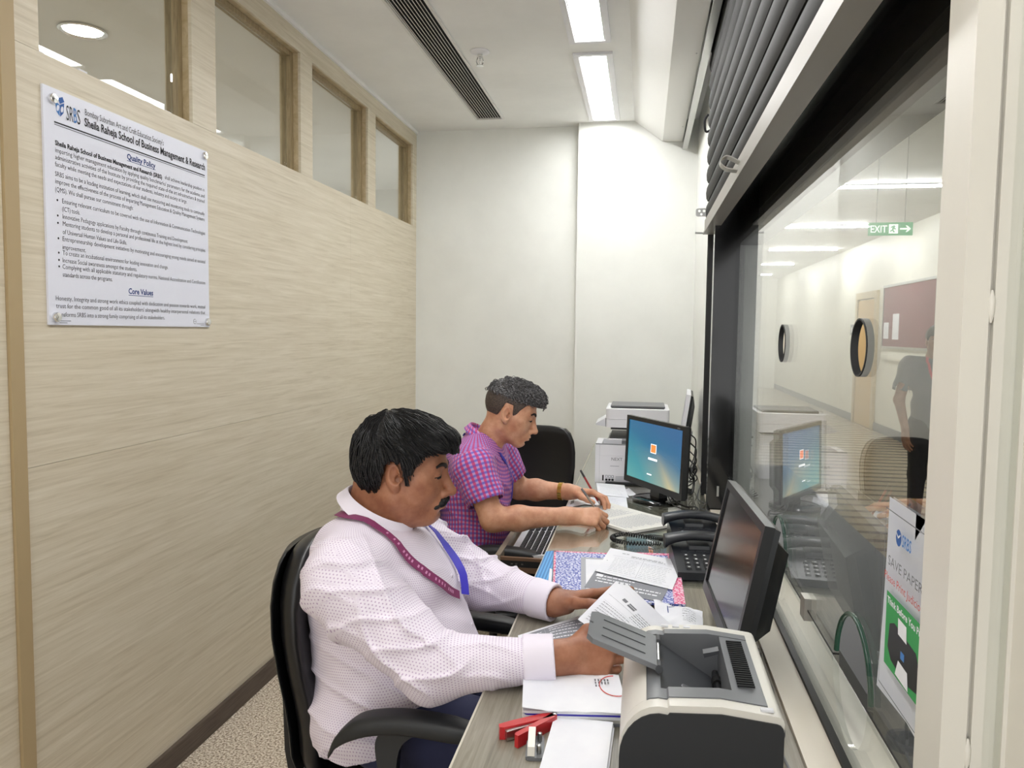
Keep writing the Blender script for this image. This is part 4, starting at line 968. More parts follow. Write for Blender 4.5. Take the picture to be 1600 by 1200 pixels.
# ------------------------------------------------------------------ anatomy
def head_sdf(Rm, O, s=1.0, heavy=0.0, neck_to=None, neck_r=(0.056, 0.062)):
    """face looks along local +x, z up, eye line at z=0; heavy fills cheeks and chin"""
    O = np.asarray(O, float)
    def f(P):
        q = ((P - O) @ Rm) / s; y = np.abs(q[:, 1]); m = np.stack([q[:, 0], y, q[:, 2]], 1)
        d = s_ell(m, (-0.010, 0, 0.030), (0.099, 0.077, 0.088))
        d = smin(d, s_ell(m, (0.028, 0, -0.040), (0.064, 0.058 + 0.008 * heavy, 0.072)), 0.03)
        d = smin(d, s_cone(m, (-0.005, 0.046 + 0.006 * heavy, -0.062), (0.062, 0.016, -0.100), 0.022 + 0.004 * heavy, 0.017), 0.03)
        d = smin(d, s_cone(m, (0.078, 0, -0.098), (0.074, 0.008, -0.100), 0.017, 0.016), 0.02)
        d = smin(d, s_cone(m, (0.046, 0.036, -0.034), (0.040, 0.046, -0.020), 0.030, 0.026), 0.025)
        if heavy: d = smin(d, s_ell(m, (0.022, 0, -0.098), (0.052, 0.046, 0.034)), 0.03)
        d = smin(d, s_cone(m, (0.083, 0.004, 0.020), (0.066, 0.043, 0.018), 0.012, 0.010), 0.016)
        d = s_sub(d, s_cone(m, (0.100, 0.031, 0.000), (0.096, 0.040, -0.001), 0.0155, 0.013), 0.012)
        d = smin(d, s_ell(m, (0.073, 0.031, 0.000), (0.0135, 0.0155, 0.0125)), 0.004)
        d = smin(d, s_ell(m, (0.079, 0.032, 0.0065), (0.0085, 0.0145, 0.0042)), 0.004)       # upper lid
        d = smin(d, s_cone(m, (0.086, 0, 0.008), (0.113, 0, -0.036), 0.0085, 0.0105), 0.014)
        d = smin(d, s_ell(m, (0.113, 0, -0.039), (0.0115, 0.0115, 0.0100)), 0.008)
        d = smin(d, s_ell(m, (0.101, 0.0125, -0.043), (0.011, 0.0075, 0.0078)), 0.006)
        d = s_sub(d, s_ell(m, (0.107, 0.0068, -0.0515), (0.006, 0.0035, 0.0040)), 0.003)
        d = smin(d, s_ell(m, (0.086, 0, -0.070), (0.017, 0.030, 0.020)), 0.02)
        d = smin(d, s_ell(m, (0.0995, 0, -0.0665), (0.0085, 0.021, 0.0055)), 0.006)
        d = smin(d, s_ell(m, (0.0965, 0, -0.0765), (0.0088, 0.018, 0.0060)), 0.006)
        d = s_sub(d, s_ell(m, (0.106, 0, -0.0713), (0.010, 0.024, 0.0016)), 0.003)
        d = s_sub(d, s_ell(m, (0.098, 0, -0.0885), (0.010, 0.02, 0.0050)), 0.010)
        # ear: shell with concha, tragus and lobe
        er = rot_zyx(R(20), 0, 0) @ np.array([[math.cos(R(-12)), 0, math.sin(R(-12))], [0, 1, 0], [-math.sin(R(-12)), 0, math.cos(R(-12))]])
        e = s_ell(m, (-0.016, 0.0800, -0.008), (0.0190, 0.0085, 0.0325), er)
        e = smin(e, s_ell(m, (-0.006, 0.078, -0.034), (0.0095, 0.0065, 0.0115)), 0.008)
        e = s_sub(e, s_ell(m, (-0.0125, 0.0915, -0.004), (0.0125, 0.0120, 0.0225), er), 0.003)
        e = s_sub(e, s_ell(m, (-0.006, 0.085, -0.014), (0.0075, 0.011, 0.0095)), 0.004)
        e = smin(e, s_ell(m, (0.0035, 0.0785, -0.013), (0.0050, 0.0050, 0.0068)), 0.005)
        d = smin(d, e, 0.004)
        d = s_sub(d, s_ell(m, (-0.0125, 0.0900, -0.006), (0.0105, 0.0125, 0.0170), er), 0.003)
        d = s_sub(d, s_ell(m, (-0.0045, 0.0800, -0.013), (0.0050, 0.0120, 0.0060)), 0.003) * s
        if neck_to is not None:
            a = O + Rm @ np.array([-0.028, 0, -0.055]) * s
            d = smin(d, s_cone(P, a, neck_to, neck_r[0], neck_r[1]), 0.028)
            if heavy: d = smin(d, s_cone(P, O + Rm @ np.array([-0.085, 0, -0.055]) * s, np.asarray(neck_to) + V3(-0.03, 0, 0.02), 0.030, 0.05), 0.03)
        return d
    return f
FL = [(0.045, 0.027, 0.022), (0.050, 0.031, 0.023), (0.046, 0.029, 0.022), (0.036, 0.022, 0.019)]
def hand_prims(W, fwd, back, side, curls, thumb, s=1.0, spread=0.06):
    """W wrist, fwd towards the knuckles, back = out of the back of the hand, side = +1 if the thumb lies along fwd x back, else -1"""
    f = np.asarray(fwd, float); f = f / np.linalg.norm(f); b = np.asarray(back, float); b = b - f * (b @ f); b /= np.linalg.norm(b)
    t = np.cross(f, b) * side; W = np.asarray(W, float)
    def L(a, c, d): return W + s * (a * f + c * t + d * b)
    prims = []; tips = []
    bf = [0.088, 0.092, 0.087, 0.078]; bs = [0.029, 0.009, -0.011, -0.029]
    for k in range(4):
        K = L(bf[k], bs[k], 0.002)
        prims.append((L(0.0, bs[k] * 0.55, 0.0), K, 0.0165 * s, 0.0120 * s, 0.014))
        d = f + t * spread * (1.4 - k) * 0.9; d /= np.linalg.norm(d); p = K; ang = 0.0; r = (0.0100, 0.0102, 0.0097, 0.0086)[k] * s
        for j in range(3):
            ang += curls[k][j]
            dd = d * math.cos(ang) - b * math.sin(ang)
            q = p + dd * FL[k][j] * s; r2 = r * 0.90
            prims.append((p, q, r, r2, 0.004)); p = q; r = r2
        tips.append((p, dd))
    T = [L(*x) for x in thumb]; rr = [0.0165, 0.0135, 0.0115, 0.0095]
    for j in range(3): prims.append((T[j], T[j + 1], rr[j] * s, rr[j + 1] * s, 0.010 if j == 0 else 0.005))
    return prims, tips, T
def limb_sdf(base, prims, k0=0.02):
    def f(P):
        d = None
        for a, b, ra, rb in base:
            e = s_cone(P, a, b, ra, rb); d = e if d is None else smin(d, e, k0)
        g = None
        for a, b, ra, rb, k in prims:
            e = s_cone(P, a, b, ra, rb); g = e if g is None else smin(g, e, k)
        return smin(d, g, 0.012) if g is not None else d
    return f
def bounds(pts, pad):
    p = np.array(pts, float); return p.min(0) - pad, p.max(0) + pad
def ribbon(pts, nrm, w, th, m, name, root):
    """flat strap along pts lying on a surface with normals nrm"""
    P = [Vector(p) for p in pts]; rings = []
    for i, p in enumerate(P):
        d = (P[min(i + 1, len(P) - 1)] - P[max(i - 1, 0)]).normalized(); n = Vector(nrm[i]); s = d.cross(n).normalized()
        rings.append([p - s * w / 2, p + s * w / 2, p + s * w / 2 + n * th, p - s * w / 2 + n * th])
    return rel(obj(name, loft(rings), m, smooth=50), root)
def collar(name, C, rx, ry, tilt, yaw, m, root, stand=0.03, leaf=0.045, gap=R(16), point=0.03, flare=0.018):
    """shirt collar: standing band folded over into a leaf, open at the front (local +x)"""
    Rm = Matrix.Rotation(yaw, 4, 'Z') @ Matrix.Rotation(tilt, 4, 'Y'); C = Vector(C); n = 40; rows = []
    bm = bmesh.new()
    for i in range(n + 1):
        a = gap + (2 * math.pi - 2 * gap) * i / n; fr = (1 + math.cos(a)) / 2          # 1 in front, 0 behind
        fr = fr ** 3
        cs, sn = math.cos(a), math.sin(a)
        def P(out, z): return C + Rm @ Vector(((rx + out) * cs, (ry + out) * sn, z))
        lz = -leaf * (0.75 + 0.25 * fr) - point * fr; lo_ = flare + 0.016 * fr
        rows.append([bm.verts.new(p) for p in (P(0.0, -stand), P(0.001, 0.0), P(0.004, 0.004), P(0.008, 0.0), P(lo_ * 0.7, lz * 0.5), P(lo_, lz), P(lo_ - 0.003, lz - 0.001), P(lo_ * 0.7 - 0.003, lz * 0.5), P(0.0045, -0.004))])
    for a, b in zip(rows, rows[1:]):
        for j in range(len(a) - 1): bm.faces.new((a[j], a[j + 1], b[j + 1], b[j]))
    return rel(obj(name, bm, m, smooth=60), root)
def hair_strands(name, roots_dirs, m, root, r=0.0011):
    bm = bmesh.new()
    for pts in roots_dirs: tube(pts, [r * (1 - 0.75 * k / (len(pts) - 1)) for k in range(len(pts))], 4, bm)
    return rel(obj(name, bm, m, smooth=60), root)

def people_materials():
    for nm, c, c2, c3 in (('skin_a', (160, 106, 78), (140, 88, 64), (176, 124, 96)), ('skin_b', (206, 152, 120), (188, 130, 100), (220, 170, 140)), ('skin_c', (186, 138, 108), (170, 120, 94), (200, 154, 126))):
        m = mat(nm, c, 0.48, sss=0.15); t = NT(m)
        t.color(t.ramp(t.noise(t.coord(), 22, 4, 0.6), [(0.32, c2), (0.5, c), (0.7, c3)]))
        t.bump(t.noise(t.coord(), 420, 2), 0.10, 0.0006)
    m = mat('hair_black', (14, 13, 14), 0.42, spec=0.35); t = NT(m)
    n = t.noise(t.coord(scale=(60, 260, 260)), 1.0, 3, 0.6, 0.5)
    t.color(t.ramp(n, [(0.35, (7, 7, 8)), (0.65, (24, 23, 25))])); t.bump(n, 0.9, 0.003)
    m = mat('hair_grey', (52, 50, 50), 0.5); t = NT(m)
    n = t.noise(t.coord(scale=(140, 240, 240)), 1.0, 4, 0.65, 0.8)
    t.color(t.ramp(n, [(0.34, (26, 25, 26)), (0.50, (66, 64, 65)), (0.64, (150, 148, 150))])); t.bump(n, 0.9, 0.003)
    m = mat('hair_fade', (96, 80, 68), 0.6); t = NT(m)
    n = t.noise(t.coord(scale=(240, 240, 240)), 1.0, 3, 0.6)
    t.color(t.ramp(n, [(0.35, (48, 42, 40)), (0.6, (90, 76, 67))]))
    mat('eye_white', (208, 200, 194), 0.25); mat('eye_dark', (22, 16, 14), 0.15); mat('brow', (34, 27, 25), 0.7); mat('lip', (150, 92, 80), 0.5); mat('nail', (214, 168, 148), 0.3)
    # pinkish white shirt with a tiny woven dot
    m = mat('shirt_white', (226, 216, 230), 0.75, sheen=0.1); t = NT(m)
    co = t.coord(attr='pat', scale=(1 / 0.0062, 1 / 0.0062, 1)); sp = t.n('ShaderNodeSeparateXYZ'); t.l(co, sp.inputs[0])
    row = t.math('FLOOR', sp.outputs['Y']); sh_ = t.math('MULTIPLY', t.math('MODULO', row, 2.0), 0.5)
    fu = t.math('SUBTRACT', t.math('FRACT', t.math('ADD', sp.outputs['X'], sh_)), 0.5); fv = t.math('SUBTRACT', t.math('FRACT', sp.outputs['Y']), 0.5)
    r2 = t.math('ADD', t.math('MULTIPLY', fu, fu), t.math('MULTIPLY', fv, fv))
    t.color(t.ramp(r2, [(0.035, (192, 170, 200)), (0.06, (236, 228, 240))]))
    mat('shirt_white_plain', (234, 227, 239), 0.75)
    # gingham of red and blue bands on lilac
    m = mat('shirt_check', (150, 90, 150), 0.8, sheen=0.1); t = NT(m)
    co = t.coord(attr='pat', scale=(1 / 0.0165, 1 / 0.0165, 1)); sp = t.n('ShaderNodeSeparateXYZ'); t.l(co, sp.inputs[0])
    def band(x): return t.math('GREATER_THAN', t.math('FRACT', x), 0.5)
    bu, bv = band(sp.outputs['X']), band(sp.outputs['Y'])
    c1 = t.mix(bu, (190, 150, 206), (206, 76, 128)); c2 = t.mix(bu, (118, 108, 198), (164, 66, 142))
    t.color(t.mix(bv, c1, c2))
    mat('shirt_check_plain', (166, 92, 142), 0.8)
    mat('shirt_grey', (120, 122, 128), 0.8); mat('trouser_navy', (36, 40, 74), 0.8, sheen=0.15); mat('trouser_dark', (40, 40, 46), 0.8); mat('trouser_black', (24, 24, 27), 0.8)
    mat('shoe_black', (22, 20, 20), 0.3); mat('lanyard_maroon', (132, 52, 98), 0.5); mat('lanyard_blue', (58, 50, 178), 0.45); mat('lanyard_print', (214, 150, 190), 0.5); mat('button', (226, 218, 230), 0.3)
    mat('card_white', (232, 232, 236), 0.35)
people_materials()
def pat_fn(torso_c, arms):
    """pattern coordinates in metres: around/along the nearest of torso and sleeve segments"""
    tc = np.asarray(torso_c, float)
    def g(P):
        u = np.arctan2(P[:, 1] - tc[1], P[:, 0] - tc[0]) * 0.19; out = np.stack([u, P[:, 2] - np.hypot(P[:, 0] - tc[0], P[:, 1] - tc[1]), np.zeros(len(P))], 1)
        best = np.full(len(P), 0.085)
        for a, b, off, lim in arms:
            a = np.asarray(a, float); b = np.asarray(b, float); d = b - a; L = np.linalg.norm(d); d = d / L
            t = (P - a) @ d; r = P - a - np.clip(t, -0.02, L + 0.3)[:, None] * d; dist = np.linalg.norm(P - a - np.clip(t, 0, L)[:, None] * d, axis=1)
            e1 = np.cross(d, [0, 0, 1.0]); e1 /= np.linalg.norm(e1); e2 = np.cross(d, e1)
            ang = np.arctan2(r @ e2, r @ e1) * 0.062
            w = (dist < lim) & (dist < best) & (t > -0.05)
            out[w, 0] = ang[w]; out[w, 1] = t[w] + off; best[w] = dist[w]
        return out
    return g
# ================================================================== PEOPLE
def hair_cap(Rm, O, s, th, line, bulk, strand, cut=0.9):
    """cap of hair: cranium grown by th, kept above the hairline z=line(x), plus bulk ellipsoids, with combed relief"""
    O = np.asarray(O, float); lx = np.array([p[0] for p in line]); lz = np.array([p[1] for p in line])
    def f(P):
        q = ((P - O) @ Rm) / s; m = np.stack([q[:, 0], np.abs(q[:, 1]), q[:, 2]], 1)
        d = s_ell(m, (-0.010, 0, 0.030), (0.099 + th, 0.077 + th * 0.85, 0.088 + th))
        for c, r in bulk: d = smin(d, s_ell(q, c, r), 0.025)
        d = d + strand(q)
        if cut: d = smax(d, (np.interp(q[:, 0], lx, lz) - q[:, 2]) * cut, 0.010)
        return d * s
    return f
def strands(name, hair, pieces, fsurf, Rm, O, S, crown, fwd, n, m, root, steps=9, ds=0.0055, r=0.0013, lift=0.0026, seed=3, zmin=-0.2, line=None, over=0.004):
    rnd = np.random.default_rng(seed); v = pieces[0]
    q = ((v - O) @ Rm) / S; ok = q[:, 2] > zmin
    if line is not None: ok &= (q[:, 2] > np.interp(q[:, 0], [a[0] for a in line], [a[1] for a in line]) + 0.007) & (np.abs(fsurf(v)) < 0.006)
    v = v[ok]
    P = v[rnd.integers(0, len(v), n)] + 0.0; lf = rnd.uniform(-0.0006, lift, n); jit = rnd.normal(0, 0.16, (n, 3)); path = []
    for k in range(steps):
        q = ((P - O) @ Rm) / S
        d = q - np.asarray(crown); d /= np.linalg.norm(d, axis=1, keepdims=True)
        f = fwd(q); d = d + f + jit + 0.25 * np.sin(q[:, [2, 0, 1]] * 70 + seed)
        d = d @ Rm.T; e = 1e-3; c = fsurf(P); g = np.stack([fsurf(P + np.eye(3)[a] * e) - c for a in range(3)], 1); g /= np.maximum(np.linalg.norm(g, axis=1, keepdims=True), 1e-9)
        P = P - (c - lf * (0.4 + 1.2 * np.sin(np.pi * k / (steps - 1))))[:, None] * g
        path.append(P.copy())
        d = d - (d * g).sum(1, keepdims=True) * g; d /= np.maximum(np.linalg.norm(d, axis=1, keepdims=True), 1e-9)
        if line is not None:
            q = ((P - O) @ Rm) / S; stop = q[:, 2] + (d @ Rm)[:, 2] * ds < np.interp(q[:, 0], [a[0] for a in line], [a[1] for a in line]) - over * (0.4 + 0.6 * lf / lift); d = np.where(stop[:, None], d * 0.08, d)
        P = P + d * ds
    path = np.stack(path, 1)
    bm = bmesh.new()
    for i in range(n): tube(path[i], [r * (0.55 + 0.45 * math.sin(math.pi * (k + 1) / (steps + 1))) if k < steps - 1 else r * 0.2 for k in range(steps)], 4, bm)
    o = rel(obj(name, bm, m, smooth=70), root); o.parent = hair; o['kind'] = 'stuff'
    return o
def face_bits(root, Rm, O, s, fh, brow_w=0.0042, look=-0.004):
    def W(p): return np.asarray(O) + Rm @ (np.asarray(p, float) * s)
    for sy in (1, -1):
        pts = [W((0.088, 0.012 * sy, 0.019)), W((0.089, 0.022 * sy, 0.024)), W((0.082, 0.034 * sy, 0.025)), W((0.070, 0.047 * sy, 0.019))]
        pts, nr = project(np.array([tuple(p) for p in spline(pts, 4)]), fh, 0.0005)
        n = len(pts)
        rel(obj('eyebrow', tube(pts, [brow_w * (0.55 + 0.9 * math.sin(math.pi * min(0.95, (k + 1.5) / n)) * 0.6) for k in range(n)], 6), 'brow', smooth=60), root)
        e = mesh_sdf(lambda P: s_ell((P - W((0.0775, 0.0315 * sy, look))) @ Rm, (0, 0, 0), (0.0108 * s, 0.0122 * s, 0.0066 * s)), W((0.0775, 0.0315 * sy, look)) - 0.02, W((0.0775, 0.0315 * sy, look)) + 0.02, 0.0012)
        sdf_object('eye', [e], 'eye_dark', root)
        lash = [W((0.0800, 0.020 * sy, look + 0.004)), W((0.0868, 0.030 * sy, look + 0.003)), W((0.0815, 0.041 * sy, look + 0.001)), W((0.0735, 0.047 * sy, look - 0.001))]
        lash, nr = project(np.array([tuple(p) for p in spline(lash, 4)]), fh, 0.0004)
        rel(obj('eyelashes', tube(lash, 0.0011, 5), 'brow', smooth=60), root)
def nails(root, tips, back, s=1.0):
    pass
def clip_end(d, P, W, dirn, end=0.0):
    dirn = np.asarray(dirn, float) / np.linalg.norm(dirn)
    return np.maximum(d, (P - np.asarray(W)) @ dirn - end)
def sleeve(P, pts, radii, hollow=0.006, k=0.03, wr=None):
    d = None
    for (a, b), (ra, rb) in zip(zip(pts, pts[1:]), radii):
        e = s_cone(P, a, b, ra, rb); d = e if d is None else smin(d, e, k)
    if wr is not None: d = d + wr(P)
    a, b = np.asarray(pts[-2], float), np.asarray(pts[-1], float); dr = (b - a) / np.linalg.norm(b - a)
    d = np.maximum(d, (P - b) @ dr)
    ra, rb = radii[-1]
    inner = s_cone(P, b - dr * 0.03, b + dr * 0.05, rb - hollow, rb - hollow)
    return np.maximum(d, -inner)
def folds(P, specs, amp):
    d = np.zeros(len(P))
    for k, k2, ph, wt in specs:
        s_ = np.sin(P @ np.asarray(k, float) + ph + 1.1 * np.sin(P @ np.asarray(k2, float) + ph)); d -= wt * (1 - np.abs(s_)) ** 3 * (0.5 + 0.5 * np.sin(P @ np.asarray(k2, float) * 0.8 + 2 * ph))
    return d * amp
def trousers(name, root, hips, knees, ankles, m, rh=0.105, h=0.009):
    def f(P):
        d = s_ell(P, (hips[0][0], (hips[0][1] + hips[1][1]) / 2, hips[0][2] - 0.01), (0.120, 0.160, 0.095))
        for a, b, c in zip(hips, knees, ankles):
            e = smin(s_cone(P, a, b, rh, 0.078), s_cone(P, b, c, 0.074, 0.058), 0.03)
            e = np.maximum(e, (c[2] - 0.01) - P[:, 2])
            d = smin(d, e, 0.03)
        return d + wob(P, [((30, 10, 22), 1, 1), ((-24, 20, 34), 2, 0.7)], 0.0025)
    lo, hi = bounds(list(hips) + list(knees) + list(ankles), 0.2)
    return sdf_object(name, [mesh_sdf(f, lo, hi, h)], m, root)
def shoes(root, ankles, fwd=(1, 0), m='shoe_black', z0=0.0):
    fx_, fy_ = fwd
    for a in ankles:
        c = np.array([a[0], a[1], z0])
        def W(u, v, z): return c + np.array([u * fx_ - v * fy_, u * fy_ + v * fx_, z])
        def f(P):
            d = smin(s_cone(P, W(-0.04, 0, 0.045), W(0.13, 0, 0.035), 0.042, 0.040), s_cone(P, W(-0.02, 0, 0.06), W(-0.02, 0, 0.10), 0.042, 0.04), 0.03)
            return np.maximum(d, z0 + 0.002 - P[:, 2])
        lo, hi = bounds([W(-0.1, -0.06, 0), W(0.2, 0.06, 0.13), W(-0.1, 0.06, 0), W(0.2, -0.06, 0)], 0.03)
        sdf_object('shoe', [mesh_sdf(f, lo, hi, 0.007)], m, root)
def inner_torso(prims):
    def f(P):
        d = None
        for c, r in prims:
            e = s_ell(P, c, np.asarray(r) - 0.02); d = e if d is None else smin(d, e, 0.04)
        return d
    return f

# ------------------------------------------------------------------ man in the white shirt
def man_white():
    Y = 1.68
    root = thing('person', 'seated man with moustache in white dotted shirt holding printed papers', 'person', (-0.60, Y, 0.0))
    Rm = rot_zyx(R(9), R(8), R(0)); O = V3(-0.531, Y, 1.126); S = 0.985
    fh = head_sdf(Rm, O, S, heavy=1.0, neck_to=(-0.600, Y, 0.955), neck_r=(0.060, 0.072))
    head = mesh_sdf(fh, O + V3(-0.20, -0.14, -0.24), O + V3(0.16, 0.14, 0.17), 0.0026)
    Sr, Er, Wr = V3(-0.605, 1.485, 0.915), V3(-0.402, 1.445, 0.772), V3(-0.163, 1.480, 0.793)
    Sl, El, Wl = V3(-0.590, 1.870, 0.905), V3(-0.405, 1.905, 0.795), V3(-0.200, 1.812, 0.787)
    pr_r, tips_r, T_r = hand_prims(Wr + V3(0.022, 0.006, 0.002), (1, 0.22, 0.05), (0.05, -0.95, 0.30), -1, [(0.35, 0.5, 0.3), (0.45, 0.55, 0.3), (0.55, 0.6, 0.4), (0.65, 0.6, 0.4)],
                                   [(0.015, 0.016, -0.004), (0.052, 0.046, -0.016), (0.084, 0.054, -0.026), (0.110, 0.052, -0.032)], 1.0)
    pr_l, tips_l, T_l = hand_prims(Wl + V3(0.006, 0.0, 0.002), (1, 0.32, 0.14), (-0.05, 0.45, 0.88), 1, [(0.0, 0.10, 0.08), (0.55, 0.75, 0.5), (0.70, 0.85, 0.5), (0.8, 0.9, 0.5)],
                                   [(0.012, 0.016, -0.006), (0.040, 0.046, -0.016), (0.068, 0.066, -0.024), (0.092, 0.076, -0.030)], 1.0)
    fr = limb_sdf([(Sr, Er, 0.05, 0.042), (Er, Wr, 0.040, 0.031), (Wr, Wr + V3(0.035, 0.008, 0.003), 0.031, 0.029)], pr_r)
    fl_ = limb_sdf([(Sl, El, 0.05, 0.042), (El, Wl, 0.040, 0.030), (Wl, Wl + V3(0.030, -0.002, 0.003), 0.030, 0.028)], pr_l)
    allr = [Er] + [p[1] for p in pr_r]; alll = [El] + [p[1] for p in pr_l]
    arms = [mesh_sdf(fr, *bounds([Sr] + allr, 0.07), 0.0028), mesh_sdf(fl_, *bounds([Sl] + alll, 0.07), 0.0028)]
    TP = [((-0.588, Y, 0.572), (0.163, 0.210, 0.120)), ((-0.550, Y, 0.705), (0.190, 0.195, 0.170)), ((-0.588, Y, 0.845), (0.168, 0.195, 0.150)), ((-0.625, Y, 0.925), (0.118, 0.170, 0.095))]
    core = mesh_sdf(inner_torso(TP), (-0.85, 1.40, 0.40), (-0.30, 1.95, 1.08), 0.012)
    sdf_object('body', [head] + arms + [core], 'skin_a', root)
    # shirt
    wr_sleeve = lambda P: wob(P, [((34, 18, -30), 0.4, 1.0), ((-22, 22, 44), 1.7, 0.8)], 0.0022) + np.clip((np.minimum(np.linalg.norm(P - Wr, axis=1), np.linalg.norm(P - Wl, axis=1)) - 0.06) / 0.07, 0, 1) * folds(P, [((34, 14, 22), (14, 20, -16), 0.6, 1.0), ((26, -18, -34), (18, 12, 14), 2.0, 0.8), ((10, 30, 46), (22, -8, 10), 1.1, 0.7)], 0.0115)
    def fs(P):
        d = None
        for c, r in TP:
            e = s_ell(P, c, r); d = e if d is None else smin(d, e, 0.05)
        d = smin(d, s_cone(P, (-0.605, Y - 0.165, 0.925), (-0.605, Y + 0.165, 0.925), 0.080, 0.080), 0.05)
        for s in (-1, 1): d = smin(d, s_cone(P, (-0.612, Y + s * 0.03, 0.975), (-0.605, Y + s * 0.15, 0.940), 0.052, 0.060), 0.04)
        # soft folds: slanting ones at the waist, gentle elsewhere
        low = np.clip((0.80 - P[:, 2]) / 0.2, 0, 1)
        d = d + wob(P, [((14, 8, 46), 0.3, 1.0), ((-22, 12, 70), 1.3, 0.7), ((8, -30, 24), 2.1, 0.8)], 0.0022) + folds(P, [((9, 5, 40), (12, 18, 6), 0.4, 1.0), ((-14, 10, 30), (10, -12, 16), 1.5, 0.8)], 0.0120) * (0.22 + 0.85 * low)
        # button placket groove down the front
        e = sleeve(P, [Sr, Er, Wr], [(0.086, 0.066), (0.062, 0.0415)], 0.005, 0.035, wr_sleeve)
        d = smin(d, e, 0.020)
        e = sleeve(P, [Sl, El, Wl], [(0.084, 0.066), (0.062, 0.0400)], 0.005, 0.035, wr_sleeve)
        d = smin(d, e, 0.020)
        nk = s_cone(P, (-0.600, Y, 0.945), (-0.565, Y, 1.15), 0.074, 0.080)
        d = smax(d, -nk, 0.006)
        return np.maximum(d, (0.505 + 0.35 * np.clip(P[:, 0] + 0.62, 0, 1)) - P[:, 2])
    v = mesh_sdf(fs, (-0.85, 1.30, 0.42), (-0.10, 2.08, 1.10), 0.0044)
    arms_p = [(Sr, Er, 0.0, 0.11), (Er, Wr, 0.26, 0.09), (Sl, El, 0.0, 0.11), (El, Wl, 0.26, 0.09)]
    sdf_object('shirt', [v], 'shirt_white', root, {'pat': pat_fn((-0.58, Y, 0.8), arms_p)})
    for Wp, d_, rr in ((Wr, Wr - Er, 0.0435), (Wl, Wl - El, 0.042)):     # buttoned cuffs
        d_ = d_ / np.linalg.norm(d_); c = mesh_sdf(lambda P: np.maximum(np.maximum(s_cone(P, Wp - d_ * 0.052, Wp + d_ * 0.0, rr + 0.006, rr + 0.004), (P - Wp) @ d_ - 0.004), np.maximum(-((P - Wp) @ d_ + 0.058), -s_cone(P, Wp - d_ * 0.06, Wp + d_ * 0.05, rr - 0.004, rr - 0.004))), Wp - 0.13, Wp + 0.10, 0.003)
        sdf_object('cuff', [c], 'shirt_white_plain', root)
    collar('collar', (-0.588, Y, 1.036), 0.082, 0.083, R(27), R(4), 'shirt_white_plain', root, 0.045, 0.032, R(13), 0.034, 0.020)
    # lanyard: printed maroon strap over the near shoulder, blue strap on the far side, meeting on the chest
    near = [(-0.690, Y, 1.020), (-0.672, Y - 0.05, 1.020), (-0.620, Y - 0.098, 1.010), (-0.555, Y - 0.112, 0.985), (-0.495, Y - 0.108, 0.945), (-0.450, Y - 0.085, 0.900), (-0.420, Y - 0.045, 0.862), (-0.405, Y - 0.012, 0.838)]
    far = [(-0.690, Y, 1.020), (-0.672, Y + 0.05, 1.020), (-0.620, Y + 0.098, 1.010), (-0.555, Y + 0.105, 0.985), (-0.490, Y + 0.090, 0.950), (-0.445, Y + 0.062, 0.915), (-0.415, Y + 0.030, 0.872), (-0.402, Y + 0.000, 0.838)]
    for nm, pts, m in (('lanyard_strap', near, 'lanyard_maroon'), ('lanyard_strap', far, 'lanyard_blue')):
        P, N = project(np.array([tuple(p) for p in spline(pts, 7)]), fs, 0.0075)
        if m == 'lanyard_blue':
            k_ = np.clip((np.arange(len(P)) - 24) / 14.0, 0, 1)[:, None]; N = N + k_ * V3(0.1, -1.3, 0.1); N /= np.linalg.norm(N, axis=1, keepdims=True); P = P + k_ * V3(0.010, -0.002, 0)
        o = ribbon(P, N, 0.019, 0.0015, m, nm, root)
        if m == 'lanyard_maroon':
            # small woven lettering blocks along the strap
            for k in range(22, 46):
                if k % 5 == 0: continue
                p = P[k] + N[k] * 0.0018; d = P[k + 1] - P[k - 1]; d /= np.linalg.norm(d); sd = np.cross(d, N[k])
                q = [p - d * 0.0022 - sd * 0.0035, p + d * 0.0022 - sd * 0.0035, p + d * 0.0022 + sd * 0.0035, p - d * 0.0022 + sd * 0.0035]
                bm = bmesh.new(); bm.faces.new([bm.verts.new(x) for x in q]); mo = rel(obj('strap_print', bm, 'lanyard_print'), root); mo.parent = o
    for z in (0.90, 0.83, 0.755):
        P, N = project(np.array([(-0.39, Y + 0.004, z)]), fs, 0.0005)
        q = mesh_sdf(lambda X: s_ell(X, P[0], (0.003, 0.0055, 0.0055)), P[0] - 0.012, P[0] + 0.012, 0.0015); sdf_object('button', [q], 'button', root)
    # hair, moustache, brows
    def strand(q):
        a = np.arctan2(np.abs(q[:, 1]) + 0.02, q[:, 2] - 0.0)
        w = 0.55 * np.sin(95 * (q[:, 2] + 0.42 * q[:, 0]) + 2.2 * np.sin(38 * q[:, 0] + 3) + 9 * np.abs(q[:, 1])) + 0.35 * np.sin(210 * (q[:, 2] + 0.30 * q[:, 0]) + 3 * np.sin(50 * q[:, 0]))
        w = w * np.clip((q[:, 2] - 0.005) / 0.05, 0.10, 1) + 0.25 * np.sin(330 * q[:, 0] + 60 * q[:, 2]) * np.clip((0.02 - q[:, 0]) / 0.05, 0, 1)
        return 0.0026 * w
    line = [(-0.14, -0.082), (-0.07, -0.088), (-0.050, -0.070), (-0.042, -0.030), (-0.034, 0.022), (-0.004, 0.026), (0.005, 0.004), (0.012, -0.024), (0.022, -0.022), (0.032, 0.020), (0.050, 0.044), (0.075, 0.052), (0.12, 0.058)]
    bulk = [((0.052, -0.006, 0.082), (0.060, 0.070, 0.034)), ((0.078, -0.020, 0.068), (0.030, 0.048, 0.018)), ((-0.06, 0, 0.02), (0.062, 0.080, 0.090))]
    fhair = hair_cap(Rm, O, S, 0.016, line, bulk, strand); flow = hair_cap(Rm, O, S, 0.0165, line, bulk, strand, 0)
